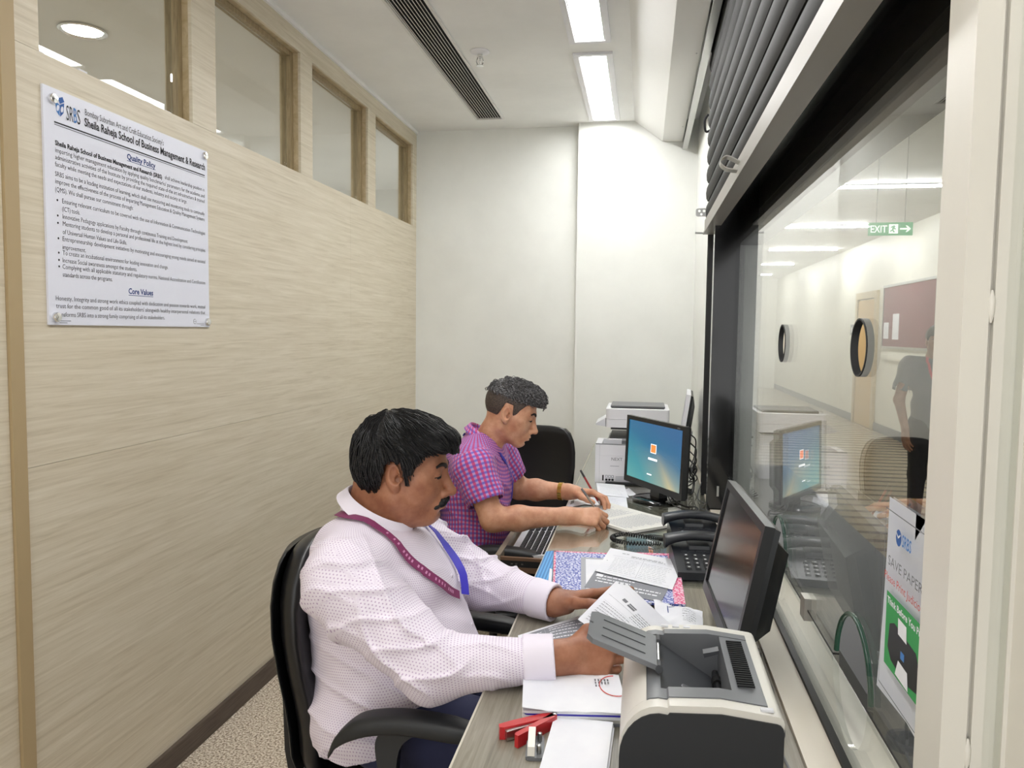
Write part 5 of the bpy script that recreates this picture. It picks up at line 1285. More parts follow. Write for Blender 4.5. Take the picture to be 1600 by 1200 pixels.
    hv = mesh_sdf(fhair, O + V3(-0.18, -0.14, -0.12), O + V3(0.17, 0.14, 0.19), 0.0024)
    ho = sdf_object('hair', [hv], 'hair_black', root)
    strands('hair_strands', ho, hv, flow, Rm, O, S, (-0.055, 0.01, 0.135), lambda q: np.stack([np.clip((q[:, 2] + 0.01) / 0.06, 0, 1) * 0.9 * (q[:, 0] > -0.06), 0 * q[:, 0], -0.25 - 0.5 * (q[:, 2] < 0.05)], 1), 1500, 'hair_black', root, 10, 0.0055, 0.0013, 0.0030, line=line)
    def fm(P):
        q = ((P - O) @ Rm) / S; m = np.stack([q[:, 0], np.abs(q[:, 1]), q[:, 2]], 1)
        d = smin(s_cone(m, (0.1035, 0.003, -0.0575), (0.0985, 0.020, -0.0640), 0.0088, 0.0082), s_cone(m, (0.0985, 0.020, -0.0640), (0.0850, 0.034, -0.0770), 0.0080, 0.0036), 0.006)
        return (d + 0.0010 * np.sin(700 * q[:, 1] + 300 * q[:, 2])) * S
    sdf_object('moustache', [mesh_sdf(fm, O + V3(-0.05, -0.10, -0.14), O + V3(0.15, 0.10, 0.0), 0.0018)], 'hair_black', root)
    face_bits(root, Rm, O, S, fh, 0.0048, -0.0035)
    # legs
    hips = [V3(-0.545, Y - 0.09, 0.565), V3(-0.545, Y + 0.09, 0.565)]; knees = [V3(-0.16, Y - 0.14, 0.565), V3(-0.16, Y + 0.14, 0.545)]; ank = [V3(-0.15, Y - 0.14, 0.10), V3(-0.15, Y + 0.14, 0.10)]
    trousers('trousers', root, hips, knees, ank, 'trouser_navy', 0.100)
    shoes(root, ank)
    return root
man_white()

# ------------------------------------------------------------------ man in the checked shirt
def man_check():
    Y = 2.85
    root = thing('person', 'seated man in red and blue checked short-sleeved shirt writing in ledger', 'person', (-0.62, Y, 0.0))
    Rm = rot_zyx(R(8), R(21), R(0)); O = V3(-0.487, Y, 1.139); S = 0.985
    fh = head_sdf(Rm, O, S, heavy=0.0, neck_to=(-0.590, Y, 0.990), neck_r=(0.052, 0.060))
    head = mesh_sdf(fh, O + V3(-0.22, -0.13, -0.24), O + V3(0.16, 0.13, 0.17), 0.0030)
    Sr, Er, Wr = V3(-0.590, 2.672, 0.950), V3(-0.508, 2.615, 0.780), V3(-0.255, 2.690, 0.788)
    Sl, El, Wl = V3(-0.575, 3.028, 0.950), V3(-0.490, 3.085, 0.795), V3(-0.285, 3.050, 0.800)
    pr_r, tips_r, T_r = hand_prims(Wr + V3(0.02, 0.003, 0.0), (1, 0.10, -0.02), (0.0, -0.62, 0.78), -1, [(0.75, 0.95, 0.5), (0.85, 1.05, 0.6), (0.95, 1.1, 0.6), (1.05, 1.1, 0.6)],
                                   [(0.015, 0.018, -0.008), (0.050, 0.040, -0.020), (0.080, 0.036, -0.034), (0.102, 0.026, -0.042)], 1.0)
    pr_l, tips_l, T_l = hand_prims(Wl + V3(0.02, -0.003, 0.0), (1, -0.22, 0.02), (0.05, 0.35, 0.93), 1, [(0.45, 0.55, 0.4), (0.35, 0.7, 0.5), (0.40, 0.7, 0.5), (0.5, 0.7, 0.5)],
                                   [(0.015, 0.018, -0.008), (0.050, 0.046, -0.022), (0.080, 0.052, -0.034), (0.102, 0.050, -0.042)], 1.0)
    fr = limb_sdf([(Sr, Er, 0.052, 0.043), (Er, Er + (Wr - Er) * 0.35, 0.041, 0.044), (Er + (Wr - Er) * 0.35, Wr, 0.043, 0.029), (Wr, Wr + V3(0.03, 0.003, 0), 0.029, 0.027)], pr_r)
    fl_ = limb_sdf([(Sl, El, 0.052, 0.043), (El, El + (Wl - El) * 0.35, 0.041, 0.043), (El + (Wl - El) * 0.35, Wl, 0.042, 0.029), (Wl, Wl + V3(0.03, -0.004, 0), 0.029, 0.027)], pr_l)
    arms = [mesh_sdf(fr, *bounds([Sr, Er] + [p[1] for p in pr_r], 0.07), 0.0032), mesh_sdf(fl_, *bounds([Sl, El] + [p[1] for p in pr_l], 0.07), 0.0032)]
    TP = [((-0.635, Y, 0.575), (0.135, 0.170, 0.115)), ((-0.620, Y, 0.700), (0.138, 0.165, 0.150)), ((-0.622, Y, 0.850), (0.140, 0.178, 0.145)), ((-0.620, Y, 0.955), (0.100, 0.155, 0.085))]
    core = mesh_sdf(inner_torso(TP), (-0.85, 2.60, 0.40), (-0.40, 3.10, 1.10), 0.012)
    sdf_object('body', [head] + arms + [core], 'skin_b', root)
    wr_s = lambda P: wob(P, [((30, 22, -44), 0.4, 1.0), ((-40, 12, 50), 1.7, 0.7)], 0.0022)
    er_ = Sr + (Er - Sr) * 0.68; el_ = Sl + (El - Sl) * 0.68
    def fs(P):
        d = None
        for c, r in TP:
            e = s_ell(P, c, r); d = e if d is None else smin(d, e, 0.05)
        d = smin(d, s_cone(P, (-0.597, Y - 0.15, 0.955), (-0.597, Y + 0.15, 0.955), 0.072, 0.072), 0.05)
        for s in (-1, 1): d = smin(d, s_cone(P, (-0.598, Y + s * 0.02, 1.020), (-0.597, Y + s * 0.14, 0.972), 0.050, 0.054), 0.04)
        d = d + wob(P, [((12, 8, 30), 0.3, 1.0)], 0.0018) + folds(P, [((8, 6, 36), (12, 18, 6), 0.4, 1.0), ((22, 8, 26), (10, -12, 16), 1.5, 0.8)], 0.0070)
        for pts in ([Sr, er_], [Sl, el_]):
            d = smin(d, sleeve(P, pts, [(0.080, 0.069)], 0.006, 0.03, wr_s), 0.018)
        nk = s_cone(P, (-0.600, Y, 0.985), (-0.545, Y, 1.12), 0.062, 0.070)
        d = smax(d, -nk, 0.005)
        return np.maximum(d, (0.50 + 0.25 * np.clip(P[:, 0] + 0.62, 0, 1)) - P[:, 2])
    v = mesh_sdf(fs, (-0.85, 2.50, 0.42), (-0.38, 3.20, 1.12), 0.0055)
    sdf_object('shirt', [v], 'shirt_check', root, {'pat': pat_fn((-0.62, Y, 0.8), [(Sr, Er, 0.0, 0.098), (Sl, El, 0.0, 0.098)])})
    cm = collar('collar', (-0.583, Y, 1.052), 0.066, 0.067, R(32), R(4), 'shirt_check', root, 0.03, 0.034, R(16), 0.024, 0.016)
    at = cm.data.attributes.new('pat', 'FLOAT_VECTOR', 'POINT'); co = np.zeros(len(cm.data.vertices) * 3, np.float32); cm.data.vertices.foreach_get('co', co); co = co.reshape(-1, 3)
    at.data.foreach_set('vector', np.stack([np.arctan2(co[:, 1], co[:, 0]) * 0.075, co[:, 2] + 0.5 * co[:, 0], co[:, 2] * 0], 1).astype(np.float32).ravel())
    P, N = project(np.array([tuple(p) for p in spline([(-0.66, Y, 1.04), (-0.62, Y - 0.075, 1.03), (-0.55, Y - 0.072, 0.985), (-0.51, Y - 0.04, 0.95), (-0.49, Y - 0.015, 0.90), (-0.485, Y - 0.004, 0.80)], 5)]), fs, 0.004)
    ribbon(P, N, 0.013, 0.0015, 'lanyard_blue', 'lanyard_strap', root)
    # hair: clipped sides, fuller wavy greying top with a short fringe
    def st_top(q):
        return 0.0030 * (np.sin(120 * q[:, 0] + 5 * np.sin(60 * q[:, 1]) + 70 * q[:, 2]) * 0.6 + np.sin(190 * (q[:, 1] + 0.5 * q[:, 0]) + 3 * np.sin(80 * q[:, 2])) * 0.6)
    tb = [((0.040, 0, 0.096), (0.056, 0.058, 0.026)), ((0.080, -0.006, 0.078), (0.024, 0.046, 0.020)), ((0.096, -0.020, 0.064), (0.014, 0.020, 0.014))]
    tl = [(-0.14, 0.050), (-0.06, 0.052), (0.0, 0.052), (0.04, 0.054), (0.07, 0.052), (0.13, 0.056)]
    top = hair_cap(Rm, O, S, 0.008, tl, tb, st_top)
    hv = mesh_sdf(top, O + V3(-0.18, -0.13, -0.05), O + V3(0.17, 0.13, 0.18), 0.0028)
    ho = sdf_object('hair', [hv], 'hair_grey', root)
    flow = hair_cap(Rm, O, S, 0.0085, [(0, 0)], tb, st_top, 0)
    strands('hair_strands', ho, hv, flow, Rm, O, S, (-0.06, 0.0, 0.10), lambda q: np.stack([1.0 + 0 * q[:, 0], 0.5 * np.sin(q[:, 0] * 90), -0.5 + 0.4 * np.sin(q[:, 0] * 130 + q[:, 1] * 60)], 1), 900, 'hair_grey', root, 7, 0.0050, 0.0014, 0.0045, 5, line=tl, over=0.014)
    side = hair_cap(Rm, O, S, 0.0035, [(-0.14, -0.045), (-0.07, -0.058), (-0.045, -0.035), (-0.034, 0.010), (-0.03, 0.030), (0.0, 0.030), (0.010, -0.012), (0.020, -0.010), (0.030, 0.020), (0.050, 0.050), (0.13, 0.065)], [], lambda q: 0.0004 * np.sin(900 * q[:, 0] + 500 * q[:, 2]))
    sdf_object('clipped_hair', [mesh_sdf(side, O + V3(-0.18, -0.13, -0.12), O + V3(0.15, 0.13, 0.17), 0.0028)], 'hair_fade', root)
    face_bits(root, Rm, O, S, fh, 0.0044, -0.003)
    # gold bracelet watch on the far wrist
    d_ = (Wl - El) / np.linalg.norm(Wl - El); c = Wl - d_ * 0.028; e1 = np.cross(d_, [0, 0, 1.0]); e1 /= np.linalg.norm(e1); e2 = np.cross(d_, e1)
    for k in range(18):
        a0, a1 = 2 * math.pi * k / 18, 2 * math.pi * (k + 0.88) / 18
        bm = bmesh.new()
        def RP(a, r, h): return c + d_ * h + (e1 * math.cos(a) + e2 * math.sin(a)) * r
        rings = [[RP(a, r, h) for r, h in ((0.0335, -0.008), (0.0335, 0.008), (0.0365, 0.008), (0.0365, -0.008))] for a in (a0, a1)]
        rel(obj('bracelet_link', loft(rings, bm), 'gold'), root)
    hips = [V3(-0.60, Y - 0.09, 0.560), V3(-0.60, Y + 0.09, 0.560)]; knees = [V3(-0.22, Y - 0.12, 0.535), V3(-0.22, Y + 0.12, 0.535)]; ank = [V3(-0.20, Y - 0.12, 0.10), V3(-0.20, Y + 0.12, 0.10)]
    trousers('trousers', root, hips, knees, ank, 'trouser_dark', 0.095)
    shoes(root, ank)
    return root, Wr, Wl, tips_r, T_r, tips_l, T_l
man_check()

# ------------------------------------------------------------------ man standing in the corridor
def man_corridor():
    X, Y, z0 = 2.30, 6.6, CF
    root = thing('person', 'man in grey shirt with red lanyard standing beyond the glass', 'person', (X, Y, z0))
    def L(x, y, z): return V3(X + x, Y + y, z0 + z)
    Rm = rot_zyx(R(-100), R(8), 0); O = L(0.0, -0.02, 1.56)
    fh = head_sdf(Rm, O, 0.97, 0.2, neck_to=L(0, 0.03, 1.36))
    Sl, El, Wl = L(-0.19, 0.02, 1.36), L(-0.26, 0.0, 1.08), L(-0.235, -0.10, 0.86)
    Sr, Er, Wr = L(0.19, 0.02, 1.36), L(0.26, 0.02, 1.08), L(0.24, -0.08, 0.86)
    hp = []
    for W_, sd in ((Wl, 1), (Wr, -1)):
        hp.append(hand_prims(W_, (0.05, -0.15, -1), (-0.85 * sd, -0.4, 0.1), sd, [(0.25, 0.35, 0.3)] * 4, [(0.015, 0.018, -0.006), (0.05, 0.045, -0.016), (0.08, 0.05, -0.02), (0.1, 0.05, -0.024)], 1.0)[0])
    fa = [limb_sdf([(a, b, 0.048, 0.040), (b, c, 0.040, 0.028)], p) for a, b, c, p in ((Sl, El, Wl, hp[0]), (Sr, Er, Wr, hp[1]))]
    TP = [(L(0, 0.02, 0.92), (0.165, 0.115, 0.12)), (L(0, 0.0, 1.06), (0.165, 0.125, 0.17)), (L(0, 0.01, 1.24), (0.185, 0.120, 0.15)), (L(0, 0.03, 1.34), (0.15, 0.09, 0.07))]
    pieces = [mesh_sdf(fh, O - V3(0.16, 0.18, 0.25), O + V3(0.16, 0.18, 0.17), 0.006)] + [mesh_sdf(f, *bounds([a, b, c] + [q[1] for q in p], 0.07), 0.005) for f, a, b, c, p in zip(fa, (Sl, Sr), (El, Er), (Wl, Wr), hp)]
    pieces.append(mesh_sdf(inner_torso(TP), L(-0.25, -0.2, 0.75), L(0.25, 0.2, 1.45), 0.015))
    sdf_object('body', pieces, 'skin_c', root)
    def fs(P):
        d = None
        for c, r in TP:
            e = s_ell(P, c, r); d = e if d is None else smin(d, e, 0.05)
        d = smin(d, s_cone(P, L(-0.15, 0.02, 1.365), L(0.15, 0.02, 1.365), 0.07, 0.07), 0.05)
        for a, b in ((Sl, El), (Sr, Er)): d = smin(d, sleeve(P, [a, a + (b - a) * 0.75], [(0.075, 0.072)], 0.006), 0.02)
        d = smax(d, -s_cone(P, L(0, 0.02, 1.38), L(0, 0, 1.6), 0.064, 0.07), 0.005)
        return np.maximum(d + wob(P, [((30, 8, 30), 0.3, 1), ((-20, 16, 46), 1.3, 0.7)], 0.003), (z0 + 0.86) - P[:, 2])
    sdf_object('shirt', [mesh_sdf(fs, L(-0.4, -0.25, 0.75), L(0.4, 0.25, 1.5), 0.009)], 'shirt_grey', root)
    collar('collar', L(0, 0.02, 1.425), 0.066, 0.066, R(14), R(-90), 'shirt_grey', root, 0.03, 0.036, R(18), 0.02, 0.016)
    sdf_object('hair', [mesh_sdf(hair_cap(Rm, O, 0.97, 0.014, [(-0.14, -0.07), (-0.05, -0.06), (-0.03, 0.02), (0.0, 0.02), (0.02, 0.0), (0.05, 0.045), (0.13, 0.06)], [], lambda q: 0.001 * np.sin(200 * q[:, 0])), O - V3(0.17, 0.17, 0.13), O + V3(0.17, 0.17, 0.18), 0.006)], 'hair_black', root)
    face_bits(root, Rm, O, 0.97, fh)
    for s in (-1, 1):
        P, N = project(np.array([tuple(p) for p in spline([L(s * 0.02, 0.09, 1.42), L(s * 0.08, 0.02, 1.42), L(s * 0.07, -0.07, 1.34), L(s * 0.03, -0.11, 1.2), L(0.0, -0.12, 1.10)], 5)]), fs, 0.004)
        ribbon(P, N, 0.02, 0.002, 'red_tag', 'lanyard_strap', root)
    P, N = project(np.array([L(0, -0.13, 1.05)]), fs, 0.006)
    c = P[0]; rel(obj('name_card', box(c[0] - 0.04, c[0] + 0.04, c[1] - 0.004, c[1], c[2] - 0.055, c[2] + 0.055), 'card_white', bevel=0.001), root)
    rel(obj('card_photo', box(c[0] - 0.022, c[0] + 0.022, c[1] - 0.005, c[1] - 0.0041, c[2] - 0.025, c[2] + 0.025), 'ink_grey'), root)
    hips = [L(-0.09, 0.02, 0.88), L(0.09, 0.02, 0.88)]; knees = [L(-0.10, 0.0, 0.48), L(0.10, 0.0, 0.48)]; ank = [L(-0.10, 0.03, 0.10), L(0.10, 0.03, 0.10)]
    def ft_(P):
        d = s_ell(P, L(0, 0.02, 0.92), (0.158, 0.108, 0.11))
        for a, b, e in zip(hips, knees, ank): d = smin(d, smin(s_cone(P, a, b, 0.09, 0.066), s_cone(P, b, e, 0.066, 0.05), 0.03), 0.03)
        return np.maximum(d, z0 + 0.07 - P[:, 2])
    sdf_object('trousers', [mesh_sdf(ft_, L(-0.3, -0.2, 0.0), L(0.3, 0.2, 1.1), 0.012)], 'trouser_black', root)
    shoes(root, ank, (0, -1), 'shoe_black', z0)
man_corridor()
# ================================================================== THINGS ON THE DESK
class Sheet:
    """sheet of paper (or thin booklet) as a curved patch between four corners a,b,c,d (u along a->b, v along a->d)"""
    def __init__(s, name, label, cat, corners, m='paper', th=0.0006, sag=0.0, wr=None, group='loose papers on the desk', n=10):
        s.c = [Vector(p) for p in corners]; s.sag = sag; s.wr = wr
        s.nrm = (s.c[1] - s.c[0]).cross(s.c[3] - s.c[0]).normalized()
        if s.nrm.z < 0: s.nrm = -s.nrm
        base = sum(s.c, Vector()) / 4; base.z = min(p.z for p in s.c)
        s.root = thing(name, label, cat, base, 0, group)
        bm = bmesh.new(); g = [[[bm.verts.new(s.pt(i / n, j / n, h)) for i in range(n + 1)] for j in range(n + 1)] for h in (0, th)]
        for j in range(n):
            for i in range(n):
                bm.faces.new((g[0][j][i], g[0][j + 1][i], g[0][j + 1][i + 1], g[0][j][i + 1])); bm.faces.new((g[1][j][i], g[1][j][i + 1], g[1][j + 1][i + 1], g[1][j + 1][i]))
        for k in range(n):
            for a, b in (((0, k), (0, k + 1)), ((n, k), (n, k + 1)), ((k, 0), (k + 1, 0)), ((k, n), (k + 1, n))):
                bm.faces.new((g[0][a[0]][a[1]], g[0][b[0]][b[1]], g[1][b[0]][b[1]], g[1][a[0]][a[1]]))
        s.th = th
        s.body = rel(obj('sheet' if th < 0.003 else 'cover', bm, m, smooth=40), s.root)
    def pt(s, u, v, h=0.0):
        a, b, c, d = s.c
        p = a * (1 - u) * (1 - v) + b * u * (1 - v) + c * u * v + d * (1 - u) * v
        k = s.sag * 16 * u * (1 - u) * v * (1 - v)
        if s.wr: k += s.wr(u, v)
        return p + s.nrm * (k + h)
    def quads(s, name, rects, m, h=0.0004):
        bm = bmesh.new()
        for (u0, v0, u1, v1) in rects:
            n = max(1, int(abs(u1 - u0) * 10)); k = max(1, int(abs(v1 - v0) * 10))
            for i in range(n):
                for j in range(k):
                    f = [(u0 + (u1 - u0) * (i + p) / n, v0 + (v1 - v0) * (j + q) / k) for p, q in ((0, 0), (1, 0), (1, 1), (0, 1))]
                    bm.faces.new([bm.verts.new(s.pt(x, y, s.th + h)) for x, y in f])
        return rel(obj(name, bm, m), s.root)
    def lines(s, name, u0, u1, vs, m='ink_light', w=0.008, words=True, seed=1):
        rnd = random.Random(seed); rs = []
        for v in vs:
            u = u0; end = u1 - rnd.random() * 0.2 * (u1 - u0)
            if not words: rs.append((u0, v, u1, v + w)); continue
            while u < end:
                L = rnd.uniform(0.02, 0.07); rs.append((u, v, min(u + L, end), v + w)); u += L + 0.012
        return s.quads(name, rs, m)

# --- booklets, folder and forms between the two men
z1 = GZ + 0.0005
fo_ = Sheet('plastic_folder', 'bright blue ribbed plastic folder at the desk edge', 'folder', [(-0.285, 2.03, z1), (-0.222, 1.955, z1), (-0.264, 2.378, z1), (-0.2865, 2.366, z1)], 'folder_blue', 0.004, group='files on the desk')
fo_.quads('label_strip', [(0.78, 0.08, 0.97, 0.55)], 'paper')
bk = Sheet('booklet', 'booklet with a blue floral lattice border and white lined panel', 'booklet', [(-0.219, 1.962, z1), (0.0, 1.972, z1), (-0.015, 2.385, z1), (-0.262, 2.372, z1)], 'print_blue', 0.006, group='files on the desk')
bk.quads('spine_edge', [(0.0, 0.0, 0.025, 1.0), (0.0, 0.97, 1.0, 1.0)], 'print_pink', 0.0003)
bk.quads('inner_border', [(0.34, 0.0, 1.0, 0.86)], 'ink_light', 0.0003); bk.quads('white_panel', [(0.40, 0.0, 1.0, 0.82)], 'paper', 0.0005)
bk.lines('ruled_lines', 0.42, 0.98, [0.03 * k + 0.03 for k in range(26)], 'ink_light', 0.004, False)
pk = Sheet('booklet', 'booklet with blue lattice and hot pink patterned edge beside the telephone', 'booklet', [(0.004, 1.955, z1), (0.122, 1.962, z1), (0.121, 2.418, z1), (-0.010, 2.405, z1)], 'print_blue', 0.006, group='files on the desk')
pk.quads('pink_edge', [(0.76, 0.0, 1.0, 1.0), (0.0, 0.95, 0.76, 1.0)], 'print_pink', 0.0003)
z2 = z1 + 0.0072
cd_ = Sheet('printed_sheet', 'grey printed card with white lettering lying under the form', 'paper', [(-0.142, 2.040, z2), (0.060, 1.962, z2), (0.088, 2.10, z2), (-0.120, 2.20, z2)], 'paper_grey')
cd_.lines('white_lettering', 0.08, 0.6, [0.86, 0.70, 0.55, 0.4], 'paper', 0.05, seed=4); cd_.lines('white_lettering', 0.6, 0.95, [0.24, 0.40], 'paper', 0.06, seed=9)
cd_.quads('white_seal', [(0.05, 0.66, 0.14, 0.80)], 'paper', 0.0006)
z3 = z2 + 0.0015
fm_ = Sheet('printed_form', 'white printed form lying on top of the booklets', 'paper', [(-0.120, 2.175, z3 + 0.002), (0.092, 2.058, z3 + 0.001), (0.136, 2.330, z3), (-0.088, 2.428, z3)], 'paper', 0.0009, 0.002)
fm_.lines('printed_heading', 0.34, 0.86, [0.78, 0.74], 'ink_grey', 0.016, seed=2); fm_.lines('printed_heading', 0.20, 0.30, [0.84], 'ink_grey', 0.02, seed=3)
fm_.lines('printed_lines', 0.14, 0.50, [0.12 + 0.055 * k for k in range(10)], 'ink_light', 0.009, seed=5); fm_.lines('printed_lines', 0.54, 0.93, [0.10 + 0.055 * k for k in range(10)], 'ink_light', 0.009, seed=6)
fm_.quads('box_rule', [(0.10, 0.06, 0.95, 0.065), (0.10, 0.70, 0.95, 0.705), (0.52, 0.06, 0.524, 0.70)], 'ink_light'); fm_.quads('punch_mark', [(0.055, 0.46, 0.07, 0.47)], 'ink')
cr = Sheet('crumpled_paper', 'crumpled white paper with handwriting behind the near printer', 'paper', [(0.050, 1.775, DZ + 0.006), (0.155, 1.815, DZ + 0.004), (0.162, 1.935, DZ + 0.004), (0.040, 1.945, DZ + 0.022)], 'paper', 0.0008, 0.016, lambda u, v: 0.006 * math.sin(7 * u + 5 * v) * math.sin(6 * v - 3 * u) + 0.003 * abs(math.sin(11 * u - 9 * v)), n=16)
cr.lines('printed_lines', 0.55, 0.85, [0.20 + 0.06 * k for k in range(7)], 'ink_grey', 0.012, seed=8); cr.quads('signature', [(0.25, 0.5, 0.27, 0.72), (0.27, 0.68, 0.40, 0.70)], 'ink_blue')

# --- sheets handled by the man in the white shirt
gp = Sheet('printed_sheet', 'grey printed sheet with white margin under the seated man\'s wrists', 'paper', [(-0.245, 1.608, DZ + 0.003), (-0.085, 1.685, DZ + 0.006), (-0.125, 1.842, DZ + 0.012), (-0.268, 1.700, DZ + 0.003)], 'paper', 0.0010, 0.006)
gp.quads('grey_block', [(0.10, 0.10, 0.95, 0.88)], 'paper_grey', 0.0003)
gp.lines('white_lettering', 0.42, 0.9, [0.2, 0.32, 0.44, 0.56, 0.68, 0.78], 'paper', 0.030, seed=12); gp.lines('white_lettering', 0.14, 0.32, [0.25, 0.45, 0.7], 'paper', 0.03, seed=13); gp.quads('rule', [(0.36, 0.10, 0.366, 0.88)], 'ink_light', 0.0006)
for k in range(3):
    o_ = 0.006 * k
    hp_ = Sheet('printed_page', ['white printed form page held up in both hands', 'second page behind the page held up in both hands', 'rearmost page behind the pages held up in both hands'][k], 'paper',
          [(-0.131 + o_, 1.692 + o_, 0.795 - 0.004 * k), (-0.039 + 2 * o_, 1.608 + o_, 0.775 - 0.004 * k), (0.066 + 2.4 * o_, 1.693 + o_, 0.785 - 0.004 * k), (-0.049 + 2 * o_, 1.765 + o_, 0.865 - 0.004 * k)], 'paper', 0.0005, 0.010, group='pages held by the seated man')
    if k == 0:
        # long lines run across the short side: v is down the page
        hp_.lines('printed_lines', 0.12, 0.80, [0.10 + 0.055 * q for q in range(9)], 'ink_grey', 0.009, seed=21)
        hp_.lines('printed_lines', 0.62, 0.92, [0.62 + 0.045 * q for q in range(5)], 'ink_grey', 0.011, seed=22)
        hp_.quads('table_rule', [(0.10, 0.085 + 0.055 * q, 0.84, 0.088 + 0.055 * q) for q in range(10)], 'ink_light')
        hp_.quads('logo', [(0.30, 0.80, 0.38, 0.86), (0.42, 0.78, 0.56, 0.82), (0.42, 0.83, 0.56, 0.86)], 'ink_grey'); hp_.quads('header_rule', [(0.08, 0.72, 0.94, 0.724)], 'ink_grey')

# --- file bundle under the near forearm
fb = thing('paper_bundle', 'thick bundle of white papers with a blue sheet, red circle marked', 'papers', (-0.115, 1.40, DZ), R(8))
def layer(name, z0, z1_, m, w_=0.19, d_=0.15, dx=0.0, dy=0.0, r=0.0): 
    o = obj(name, prism(rrect(w_, d_, 0.006, 3), z0, z1_, 'z'), m, fb, bevel=0.0008, seg=1); o.location = (dx, dy, 0); o.rotation_euler = (0, 0, r); return o
layer('grey_folder', 0.0003, 0.005, 'paper_grey', 0.185, 0.152, 0.002, 0, 0.01)
layer('page_block', 0.0053, 0.012, 'paper_cream', 0.188, 0.15, 0, 0.002)
layer('page_block', 0.0123, 0.017, 'paper', 0.186, 0.150, 0.001, 0.0, -0.01)
layer('blue_sheet', 0.0173, 0.020, 'lanyard_blue', 0.184, 0.149, 0.002, 0.001)
layer('page_block', 0.0203, 0.025, 'paper', 0.186, 0.150, 0.0, 0.002, 0.006)
bm = bmesh.new(); n = 12
gg = [[[bm.verts.new((-0.094 + 0.188 * i / n, -0.077 + 0.154 * j / n, 0.0256 + h + 0.010 * max(0, 0.35 - i / n) ** 2 * 6 * (1 - j / n) + 0.0015 * math.sin(i * 0.9 + j * 0.4) ** 2)) for i in range(n + 1)] for j in range(n + 1)] for h in (0, 0.0006)]
for j in range(n):
    for i in range(n):
        bm.faces.new((gg[1][j][i], gg[1][j][i + 1], gg[1][j + 1][i + 1], gg[1][j + 1][i])); bm.faces.new((gg[0][j][i], gg[0][j + 1][i], gg[0][j + 1][i + 1], gg[0][j][i + 1]))
obj('top_page', bm, 'paper', fb, smooth=50)
ring = bmesh.new()
A = [(0.082 + 0.030 * math.cos(t), 0.025 + 0.042 * math.sin(t), 0.0287) for t in [R(90 + 200 * k / 24) for k in range(25)]]
obj('red_circle', tube(A, 0.0009, 5, ring), 'ink_red', fb, smooth=50)
scr = bmesh.new()
for k in range(12): box(0.044 + 0.006 * (k % 5), 0.047 + 0.006 * (k % 5), 0.045 - 0.012 * (k // 5), 0.052 - 0.012 * (k // 5), 0.0284, 0.0288, scr)
obj('handwriting', scr, 'ink_grey', fb)

# --- stack of blank sheets beside the near printer
st = thing('paper_stack', 'stack of blank white sheets lying left of the near printer', 'papers', (-0.092, 1.16, DZ), R(-1.5))
for k in range(5):
    o = obj('sheet', box(-0.052, 0.052, -0.20, 0.165, 0.0003 + 0.003 * k, 0.0028 + 0.003 * k), 'paper', st); o.location = (random.uniform(-0.0015, 0.0015), random.uniform(-0.002, 0.002), 0)
# --- red stapler lying on its side, jaws open
sp_ = thing('stapler', 'red stapler lying open on its side near the desk edge', 'stapler', (-0.140, 1.318, DZ), 0)
def bar(name, ang, prof, z0, z1_, m, bv=0.0012):
    o = obj(name, prism(prof, z0, z1_, 'z'), m, sp_, bevel=bv); o.rotation_euler = (0, 0, ang); return o
bar('handle', R(214), [(0.0, -0.008), (0.02, -0.011), (0.08, -0.010), (0.105, -0.007), (0.108, 0.004), (0.10, 0.0075), (0.02, 0.006), (0.0, 0.004)], 0.0005, 0.0225, 'stapler_red', 0.002)
bar('magazine', R(220.5), [(0.012, -0.004), (0.100, -0.004), (0.102, 0.006), (0.012, 0.006)], 0.003, 0.019, 'steel', 0.0008)
bar('base', R(236), [(0.0, -0.006), (0.095, -0.006), (0.100, -0.003), (0.100, 0.005), (0.0, 0.006)], 0.0005, 0.0225, 'stapler_red', 0.002)
bar('anvil', R(234), [(0.082, 0.0065), (0.094, 0.0065), (0.094, 0.008), (0.082, 0.008)], 0.005, 0.018, 'steel', 0)
obj('hinge_pin', lathe([(0.004, 0.0003), (0.004, 0.0245), (0.001, 0.025)], 14), 'steel', sp_, smooth=40)
cl = thing('hole_punch', 'small grey metal hole punch partly under the stack of blank sheets', 'hole punch', (-0.163, 1.235, DZ), R(6))
obj('punch_base', prism(rrect(0.03, 0.07, 0.005, 3), 0.0003, 0.006, 'z'), 'grey_plastic', cl, bevel=0.001)
obj('punch_arm', prism([(-0.033, 0.007), (0.033, 0.007), (0.03, 0.024), (-0.024, 0.018)], -0.012, 0.0, 'x'), 'brushed', cl, bevel=0.0015)
for y in (-0.02, 0.018): obj('punch_pin', lathe([(0.004, 0.0062), (0.004, 0.02), (0.001, 0.021)], 12, (0.007, y, 0)), 'steel', cl, smooth=40)

